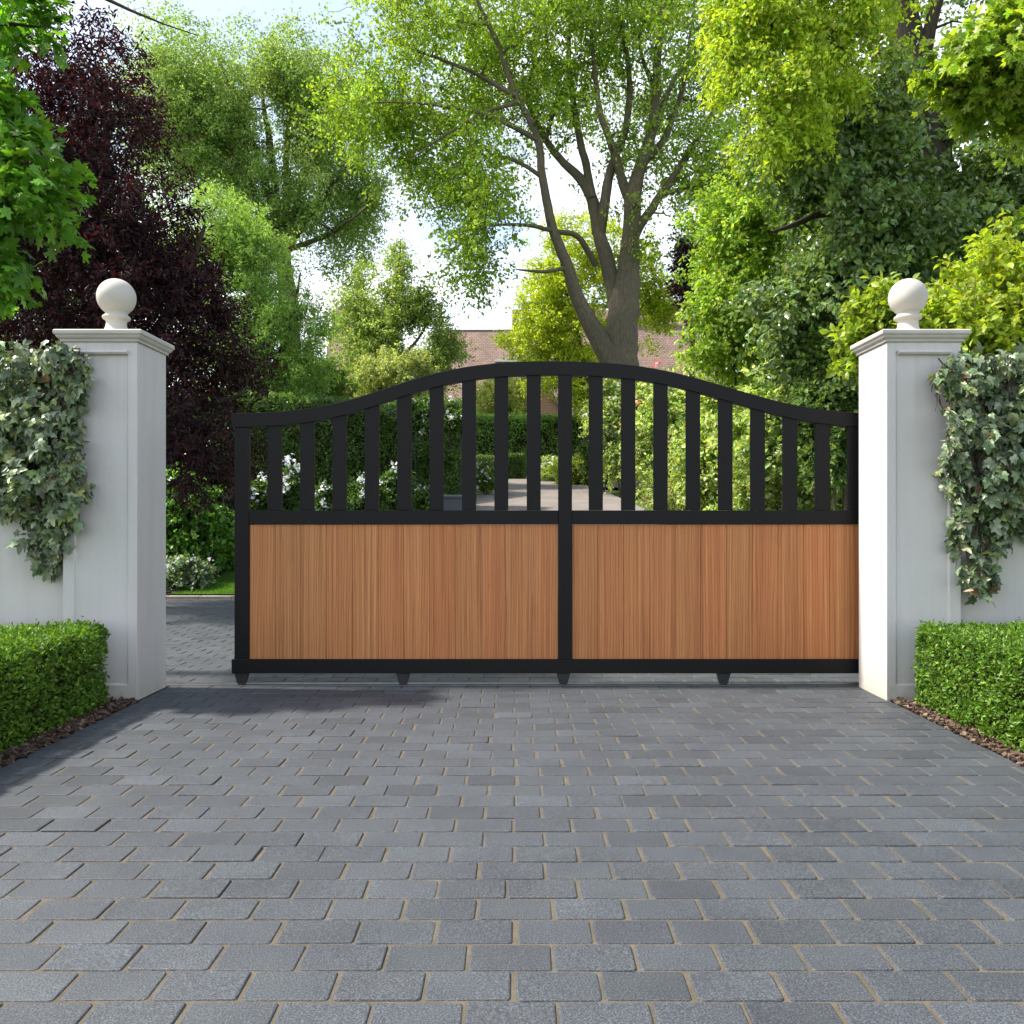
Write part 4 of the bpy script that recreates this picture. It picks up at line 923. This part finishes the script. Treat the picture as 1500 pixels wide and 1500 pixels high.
big(1160, 640, 12.5, 90, 90, 480, 71, 'leafy bush behind the slats nearest the sunlit pillar')
big(1060, 660, 15.5, 75, 95, 450, 72, 'bright leafy bush behind the right-hand run of slats, next to the pink-flowered bush')
big(985, 640, 18, 58, 100, 420, 73, 'pink-flowered bright bush by the edge of the garden drive', fl=dict(n=26, size=.11, pal=[(.75, .22, .25), (.8, .45, .42), (.7, .12, .14)], frac=.6, dir=(-.3, -.9, -.4), petals=6))
big(912, 622, 23.5, 52, 78, 420, 74, 'white-speckled climber mass where the garden drive bends, right of the central post', fl=dict(n=30, size=.10, pal=[(.8, .8, .72)], frac=.6, petals=6, dir=(-.3, -.9, 0)))
big(1230, 600, 11.5, 55, 110, 330, 75, 'dark bush tucked behind the sunlit pillar at the end of the gate', pal=[(.06, .12, .03), (.09, .16, .04), (.13, .2, .05)])
big(1010, 730, 16.5, 60, 28, 220, 76, 'low pale flowering bush at the foot of the pink-flowered bush', pal=[(.22, .28, .10), (.3, .34, .16), (.14, .2, .05)], size=.06, sp=.16, tm=SIMPLE, fl=dict(n=40, size=.07, pal=[(.75, .70, .45), (.7, .3, .3)], petals=5))
big(1150, 735, 13, 100, 25, 320, 77, 'low white-dotted bush along the mid rail near the sunlit pillar', size=.06, sp=.15, tm=SIMPLE, fl=dict(n=24, size=.06, pal=[(.8, .8, .78)], petals=5))
big(845, 690, 28, 40, 20, 160, 78, 'small yellow-green bush at the far edge of the garden drive beside the central post', pal=[(.2, .26, .03), (.13, .19, .03)], size=.08, sp=.2, tm=SIMPLE)
big(805, 690, 29.5, 18, 22, 110, 79, 'small pale bush with white flowers just left of the central gate post', size=.07, sp=.17, tm=SIMPLE, fl=dict(n=16, size=.12, pal=[(.8, .8, .74)], petals=5))
big(882, 668, 25, 30, 32, 170, 81, 'dark low bush at the drive edge behind the first slat right of the central post', pal=[(.05, .10, .025), (.09, .15, .03)], size=.09, sp=.2)

# the left border: tall yew hedge, white flowers, rose arch
YEW = [(.075, .155, .036), (.10, .19, .044), (.055, .115, .026), (.14, .24, .05)]
A = P(225, 0, 15.0)[:2]; B_ = P(688, 0, 24.0)[:2]
dd = unit(B_-A); off = np.array([-dd[1], dd[0]])*.55
hedge('tall_hedge', 'tall dark clipped hedge behind the white flowers and the open end of the gate', A+off, B_+off, 1.1, 2.95, .07, 75000, YEW, 33, .10, .25, zA=float(g(15)), zB=float(g(24)), H2=2.35)
hedge('tall_hedge', 'tall clipped hedge closing the view across the far end of the drive', P(660, 0, 34)[:2], P(868, 0, 34)[:2], 1.2, 2.25, .085, 30000, [(.15, .29, .075), (.19, .34, .085), (.12, .23, .06)], 34, .06, .2, zA=2.78, zB=2.78)
hedge('low_hedge', 'low clipped hedge with squared end before the far tall hedge', P(737, 0, 31)[:2], P(769, 0, 31)[:2], .8, .85, .05, 9000, [(.06, .125, .026), (.08, .16, .03)], 35, .03, .1, zA=2.5, zB=2.5)
hedge('low_hedge', 'low clipped hedge on the flower side of the far drive', P(690, 0, 30)[:2], P(725, 0, 31.5)[:2], .7, .78, .05, 9000, [(.08, .15, .03), (.11, .19, .035)], 36, .03, .1, zA=2.45, zB=2.55)
big(712, 698, 24, 16, 18, 150, 82, 'round clipped bush with white blossom at the edge of the far drive', size=.07, sp=.14, tm=SIMPLE, pal=[(.12, .2, .035), (.17, .25, .05)], fl=dict(n=50, size=.07, pal=[(.8, .82, .84)], petals=5, dir=(-.9, -.5, .3)))
WHITE = [(.82, .84, .86), (.75, .78, .82)]
fl_labels = ['white-flowered bush in the first opening beside the free end post of the gate', 'white-flowered bush with the fullest cluster, behind the second opening of the gate', 'white-flowered bush with a single bloom behind the third slat of the gate', 'white-flowered bush with blooms below the start of the rail curve', 'white-flowered bush before the iron rose arch', 'white-flowered bush beside the blue-grey planter']
for k, (px, py, Yk, rr, nf) in enumerate(((380, 735, 14.2, 16, 10), (424, 722, 14.6, 24, 36), (482, 742, 15.4, 20, 4), (540, 728, 16.4, 22, 12), (580, 712, 17.6, 20, 10), (630, 742, 18.8, 18, 10))):
    shrub('white_flower_bush', fl_labels[k], P(px, py, Yk), (rr*Yk/F, rr*Yk/F*.8, (rr+8)*Yk/F), 130,
          dict(size=.075, twigs=5, per=7, spread=.17, pal=[(.05, .11, .025), (.075, .15, .03), (.035, .08, .02)], droop=.1, out=.6, sag=.2, tm=OVAL), 90+k, cat='flower bush', group='white-flowered bushes along the hedge',
          flowers=dict(n=max(3, nf//2), size=.085, pal=WHITE, petals=12, frac=.16, puff=.55, lift=.8, dir=(.1, -.6, .8)))
# rose arch
Y = 20.3
arch = empty('rose_arch', P(640, 0, Y)*[1, 1, 0]+[0, 0, float(g(Y))], 'dark green iron garden arch with climbing white roses beside the tall hedge', 'arch')
m = MB()
x0, x1 = P(600, 0, Y)[0], P(682, 0, Y)[0]; zt = P(0, 606, Y)[2]; zb = float(g(Y))
for yy in (Y-.02, Y+.45):
    for xx in (x0, x0+.13, x1-.13, x1): m.tube([(xx, yy, zb), (xx, yy, zt)], [.014, .014], 6)
for xx in (x0, x1):
    for k in range(9):
        z = zb+.25+k*(zt-zb-.25)/8; m.tube([(xx, Y-.02, z), (xx, Y+.45, z)], [.008, .008], 5)
m.build('uprights', M['arch'], arch, smooth=True)
m = MB()
for yy in (Y-.02, Y+.45):
    for dz in (0, .1): m.tube([(x0-.5, yy, zt+dz), (x0, yy, zt+dz), ((x0+x1)/2, yy, zt+.04+dz), (x1, yy, zt+dz)], [.014]*4, 6)
for k in range(10): m.tube([(x0+(x1-x0)*k/9, Y-.02, zt+.02), (x0+(x1-x0)*k/9, Y+.45, zt+.02)], [.008, .008], 5)
m.build('top_bars', M['arch'], arch, smooth=True)
shrub('climbing_rose', 'climbing white rose growing over the iron arch', P(645, 650, Y+.1), (.55, .35, 1.15), 330, dict(size=.075, twigs=5, per=8, spread=.2, pal=[(.07, .14, .03), (.1, .19, .04), (.05, .1, .022)], droop=.2, out=.6, tm=OVAL), 97, cat='rose', blobs=[(P(610, 605, Y), (.45, .3, .3), 1), (P(672, 612, Y), (.35, .3, .35), 1)],
      flowers=dict(n=22, size=.10, pal=[(.8, .82, .78), (.82, .8, .7)], petals=9, frac=.3, dir=(.2, -.7, .5)))
# planter
Y = 17.4; pc = P(666, 0, Y); z0 = float(g(Y)); pl = empty('planter', (pc[0], Y, z0), 'square blue-grey planter box standing by the drive beyond the gate', 'planter')
m = MB(); h = P(0, 730, Y)[2]-z0; s0, s1 = .17, .22
V = [(pc[0]+sx*s, Y+sy*s, z0+z) for s, z in ((s0, 0), (s1, h)) for sx, sy in ((-1, -1), (1, -1), (1, 1), (-1, 1))]
m.add(V, [(3, 2, 1, 0), (4, 5, 6, 7)]+[(k, (k+1) % 4, 4+(k+1) % 4, 4+k) for k in range(4)]); m.build('planter_body', M['planter'], pl, bevel=.01)
m = MB(); m.box(pc[0]-.25, pc[0]+.25, Y-.25, Y+.25, z0+h+.001, z0+h+.06); m.build('planter_rim', M['planter'], pl, bevel=.01)

# plants seen through the gap left of the gate
shrub('silver_plant', 'low plant with silvery white leaf tips at the kerb beside the lawn', P(268, 848, 12.75), (.36, .3, .3), 210, dict(size=.065, twigs=5, per=8, spread=.12, pal=[(.10, .18, .08), (.22, .30, .20), (.07, .13, .06), (.45, .5, .46)], w=[.4, .3, .15, .15], droop=.0, out=.7, tm=OVAL), 100, cat='plant',
      flowers=dict(n=26, size=.06, pal=[(.62, .68, .70)], petals=6, frac=.3, dir=(-.2, -.2, .9)))
shrub('green_shrub', 'lush mid-green shrub between the purple tree and the silvery plant', P(284, 775, 13.6), (.58, .5, .62), 430, dict(size=.10, twigs=5, per=8, spread=.19, pal=[(.10, .235, .04), (.14, .29, .05), (.075, .18, .03)], droop=.2, out=.6, tm=OVAL), 101, blobs=[(P(266, 715, 13.4), (.14, .14, .28), 1.2), (P(330, 800, 13.9), (.25, .3, .4), 1)],
      flowers=dict(n=4, size=.07, pal=WHITE, petals=7, frac=.5))
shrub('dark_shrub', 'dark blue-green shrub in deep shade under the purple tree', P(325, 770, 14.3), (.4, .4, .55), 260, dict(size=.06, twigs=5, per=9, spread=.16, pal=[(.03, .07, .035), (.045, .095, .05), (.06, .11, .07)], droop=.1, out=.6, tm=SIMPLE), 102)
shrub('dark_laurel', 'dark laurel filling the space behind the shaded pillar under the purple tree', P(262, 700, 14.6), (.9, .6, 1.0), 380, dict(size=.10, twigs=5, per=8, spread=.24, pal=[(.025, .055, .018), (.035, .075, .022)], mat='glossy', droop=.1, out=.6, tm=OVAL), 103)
# pale bushes behind the tall hedge
big(575, 552, 24.5, 58, 40, 330, 104, 'pale cream-green bush above the tall hedge where the gate rail climbs', pal=[(.28, .34, .12), (.35, .40, .17), (.2, .27, .08)], size=.085, sp=.26, tm=SIMPLE, name='pale_bush', blobs=[pb(610, 535, 16, 22, 24.5, .4, 1)])
big(455, 560, 23, 60, 38, 300, 105, 'mid green bush behind the tall hedge at the foot of the feathery tree', pal=[(.10, .18, .035), (.14, .23, .045)], size=.08, sp=.25, tm=SIMPLE, name='green_bush')
big(735, 585, 37, 45, 34, 300, 106, 'glowing yellow-green bush above the far tall hedge', pal=[(.30, .36, .10), (.38, .42, .15)], size=.10, sp=.35, tm=SIMPLE, name='yellow_bush')
big(860, 560, 33, 26, 45, 220, 107, 'sunlit light green bush beside the house gable', pal=[(.22, .3, .06), (.3, .37, .09)], size=.10, sp=.33, tm=SIMPLE, name='green_bush')

# more trees filling behind
Y = 30
tree('copper_tree', 'small dark copper tree far off between the two green crowns', 'tree', P(1010, 0, Y)*[1, 1, 0]+[0, 0, float(g(Y))], [px_limb([(1012, 690, Y, .12), (1012, 480, Y, .1), (1008, 380, Y, .03)])],
     [pb(1010, 390, 32, 45, Y, 1, 1), pb(1030, 440, 30, 40, Y, 1, .8)], 240, dict(size=.12, twigs=5, per=9, spread=.4, pal=[(.03, .02, .022), (.05, .03, .03)], mat='purple'), 110, 'barkd', maxconn=80)
Y = 33
tree('far_tree', 'green tree far behind the right-hand shrubs, above the house end', 'tree', P(1090, 0, Y)*[1, 1, 0]+[0, 0, float(g(Y))], [px_limb([(1092, 680, Y, .2), (1090, 400, Y, .16), (1085, 250, Y, .05)])],
     [pb(1080, 230, 60, 70, Y, 2.2, 1), pb(1110, 320, 70, 70, Y, 2.4, 1), pb(1060, 380, 50, 60, Y, 2, .6), pb(1110, 430, 80, 60, Y, 2, 1)], 520, dict(size=.14, twigs=6, per=9, spread=.6, pal=MID), 111, 'barkd', maxconn=150)
Y = 19
tree('far_tree', 'green tree filling the gap behind the dark tree and golden shrub', 'tree', P(1480, 0, Y)*[1, 1, 0]+[0, 0, float(g(Y))], [px_limb([(1482, 700, Y, .2), (1480, 400, Y, .16), (1470, 100, Y, .05)])],
     [pb(1470, 420, 120, 100, Y, 2, 1), pb(1380, 480, 90, 90, Y, 1.6, .9), pb(1460, 30, 110, 90, Y, 2, .6), pb(1530, 250, 70, 120, Y, 2, .7)], 620, dict(size=.12, twigs=6, per=9, spread=.45, pal=[(.06, .12, .025), (.09, .16, .03), (.045, .09, .02)]), 112, 'barkd', maxconn=150)
Y = 24
tree('far_tree', 'green tree peeping through the crown of the purple tree', 'tree', P(90, 0, Y)*[1, 1, 0]+[0, 0, float(g(Y))], [px_limb([(92, 700, Y, .2), (90, 400, Y, .16), (100, 200, Y, .05)])],
     [pb(60, 330, 150, 130, Y, 2.4, 1), pb(200, 420, 110, 100, Y, 2, 1), pb(120, 500, 170, 90, Y, 2, 1)], 520, dict(size=.13, twigs=6, per=9, spread=.55, pal=[(.10, .17, .035), (.13, .2, .04), (.07, .13, .026)]), 113, 'barkd', maxconn=150)

# ------------------------------------------------------------------ house
def uvbox(o, su=1.0):
    me = o.data; uv = me.uv_layers.new(name='UVMap')
    for p in me.polygons:
        n = p.normal
        t = Vector((-n.y, n.x, 0)) if abs(n.z) < .99 else Vector((1, 0, 0))
        t.normalize(); b = n.cross(t)
        for li in p.loop_indices:
            c = me.vertices[me.loops[li].vertex_index].co
            uv.data[li].uv = (c.dot(t)*su, c.dot(b)*su)
def roofed(root, name_w, name_r, x0, x1, y0, y1, zb, ze, zr, axis='x', ov=.35, gable_mat='brick'):
    """walls with gables plus a thick pitched roof"""
    m = MB()
    if axis == 'x':
        ym = (y0+y1)/2
        prof = [(y0, zb), (y1, zb), (y1, ze), (ym, zr), (y0, ze)]
        m.prism([(x0, y, z) for y, z in prof][::-1], (x1-x0, 0, 0))
    else:
        xm = (x0+x1)/2
        prof = [(x0, zb), (x1, zb), (x1, ze), (xm, zr), (x0, ze)]
        m.prism([(x, y0, z) for x, z in prof], (0, y1-y0, 0))
    o = m.build(name_w, M['brick'], root); uvbox(o)
    m = MB(); t = .16
    def slab(a, b, c, d):
        a, b, c, d = [np.array(q, float) for q in (a, b, c, d)]
        nn = np.cross(b-a, d-a); nn /= np.linalg.norm(nn)
        if nn[2] < 0: nn = -nn
        m.prism([a+nn*.01, b+nn*.01, c+nn*.01, d+nn*.01], nn*t)
    if axis == 'x':
        sl = (zr-ze)/(ym-y0)
        for ye, s in ((y0-ov, 1), (y1+ov, 1)):
            z = ze-ov*sl
            slab((x0-ov, ye, z), (x1+ov, ye, z), (x1+ov, ym, zr), (x0-ov, ym, zr))
    else:
        sl = (zr-ze)/(xm-x0)
        for xe in (x0-ov, x1+ov):
            z = ze-ov*sl
            slab((xe, y0-ov, z), (xe, y1+ov, z), (xm, y1+ov, zr), (xm, y0-ov, zr))
    r = m.build(name_r, M['tile'], root); uvbox(r)
    return o, r
YH = 50.0
hz = lambda py, Y=YH: P(0, py, Y)[2]
hx = lambda px, Y=YH: P(px, 0, Y)[0]
house = empty('brick_house', (hx(820), YH, 4.0), 'large brick house with brown-pink tiled roofs behind the forked tree', 'house')
YR = YH+4
roofed(house, 'wall', 'roof', hx(640), hx(770), YH, YH+8, 3.5, hz(590), P(0, 487, YR)[2]-.1)
roofed(house, 'wing_wall', 'wing_roof', hx(772), hx(1060), YH+1, YH+9, 3.5, hz(570), P(0, 452, YR)[2])
o, r = roofed(house, 'gable_wall', 'gable_roof', P(722, 0, 44)[0], P(826, 0, 44)[0], 44, 50.8, 3.4, P(0, 606, 44)[2], P(0, 540, 44)[2], 'y', .22)
m = MB(); # dormer: cheeks, hipped roof, fascia, window
dx0, dx1 = P(727, 0, 48.2)[0], P(765, 0, 48.2)[0]; dz0, dz1 = P(0, 545, 48.2)[2], P(0, 527, 48.2)[2]
dz1 = P(0, 522, 48.2)[2]
m.box(dx0+.1, dx1-.1, 49.7, 53.6, dz0-.3, dz1); d = m.build('dormer', M['brick'], house); uvbox(d)
m = MB(); c = (dx0+dx1)/2; zr = P(0, 499, 49)[2]
V = [(dx0-.12, 49.5, dz1+.07), (dx1+.12, 49.5, dz1+.07), (dx1+.12, 53.8, dz1+.07), (dx0-.12, 53.8, dz1+.07), (c, 50.6, zr), (c, 53.8, zr)]
m.add(V, [(0, 1, 4), (1, 2, 5, 4), (3, 0, 4, 5), (2, 3, 5), (3, 2, 1, 0)]); r = m.build('dormer_roof', M['tile'], d); uvbox(r)
m = MB(); m.box(dx0-.12, dx1+.12, 49.46, 49.54, dz1-.06, dz1+.066); m.build('fascia', M['trim'], d)
m = MB(); m.box(c-.35, c+.35, 49.66, 49.698, dz1-.65, dz1-.1); wn = m.build('window', M['glass'], d)
for a, b_ in ((c-.41, c-.352), (c-.03, c+.03), (c+.352, c+.41)):
    m = MB(); m.box(a, b_, 49.63, 49.66, dz1-.7, dz1-.07); m.build('window_bar', M['trim'], wn)
m = MB(); m.box(P(750, 0, 50)[0], P(760, 0, 50)[0], YR-.3, YR+.3, hz(500), P(0, 455, YR)[2]); ch = m.build('chimney', M['brick'], house); uvbox(ch)
m = MB(); m.box(P(838, 0, 43.9)[0]-.06, P(838, 0, 43.9)[0]+.06, 43.84, 43.96, 3.4, P(0, 566, 44)[2]); m.build('downpipe', M['trim'], house)
m = MB()
for k in range(3):
    a = hx(950)+k*1.9; m.box(a, a+1.1, YH+.93, YH+.998, hz(640), hz(596))
m.build('window', M['glass'], house)
for (xa, xb, zz) in ((hx(640)-.3, hx(770)+.3, P(0, 487, YR)[2]-.1), (hx(772)-.3, hx(1060)+.3, P(0, 452, YR)[2])):
    m = MB(); yr = YR if xa < 0.3 else YR+1
    m.tube([(xa, yr, zz+.14), (xb, yr, zz+.14)], [.14, .14], 8); m.build('ridge', M['tile'], house)
m = MB(); m.tube([(hx(640)-.3, YH-.42, hz(590)-.38), (hx(770)+.3, YH-.42, hz(590)-.38)], [.07, .07], 8); m.build('gutter', M['trim'], house)
h2 = empty('neighbour_house', (hx(480, 58), 58, 4.4), 'neighbouring tiled roof glimpsed between the feathery and conical trees', 'house')
roofed(h2, 'wall', 'roof', hx(482, 58), hx(560, 58), 58, 66, 3.8, P(0, 545, 58)[2], P(0, 452, 62)[2])
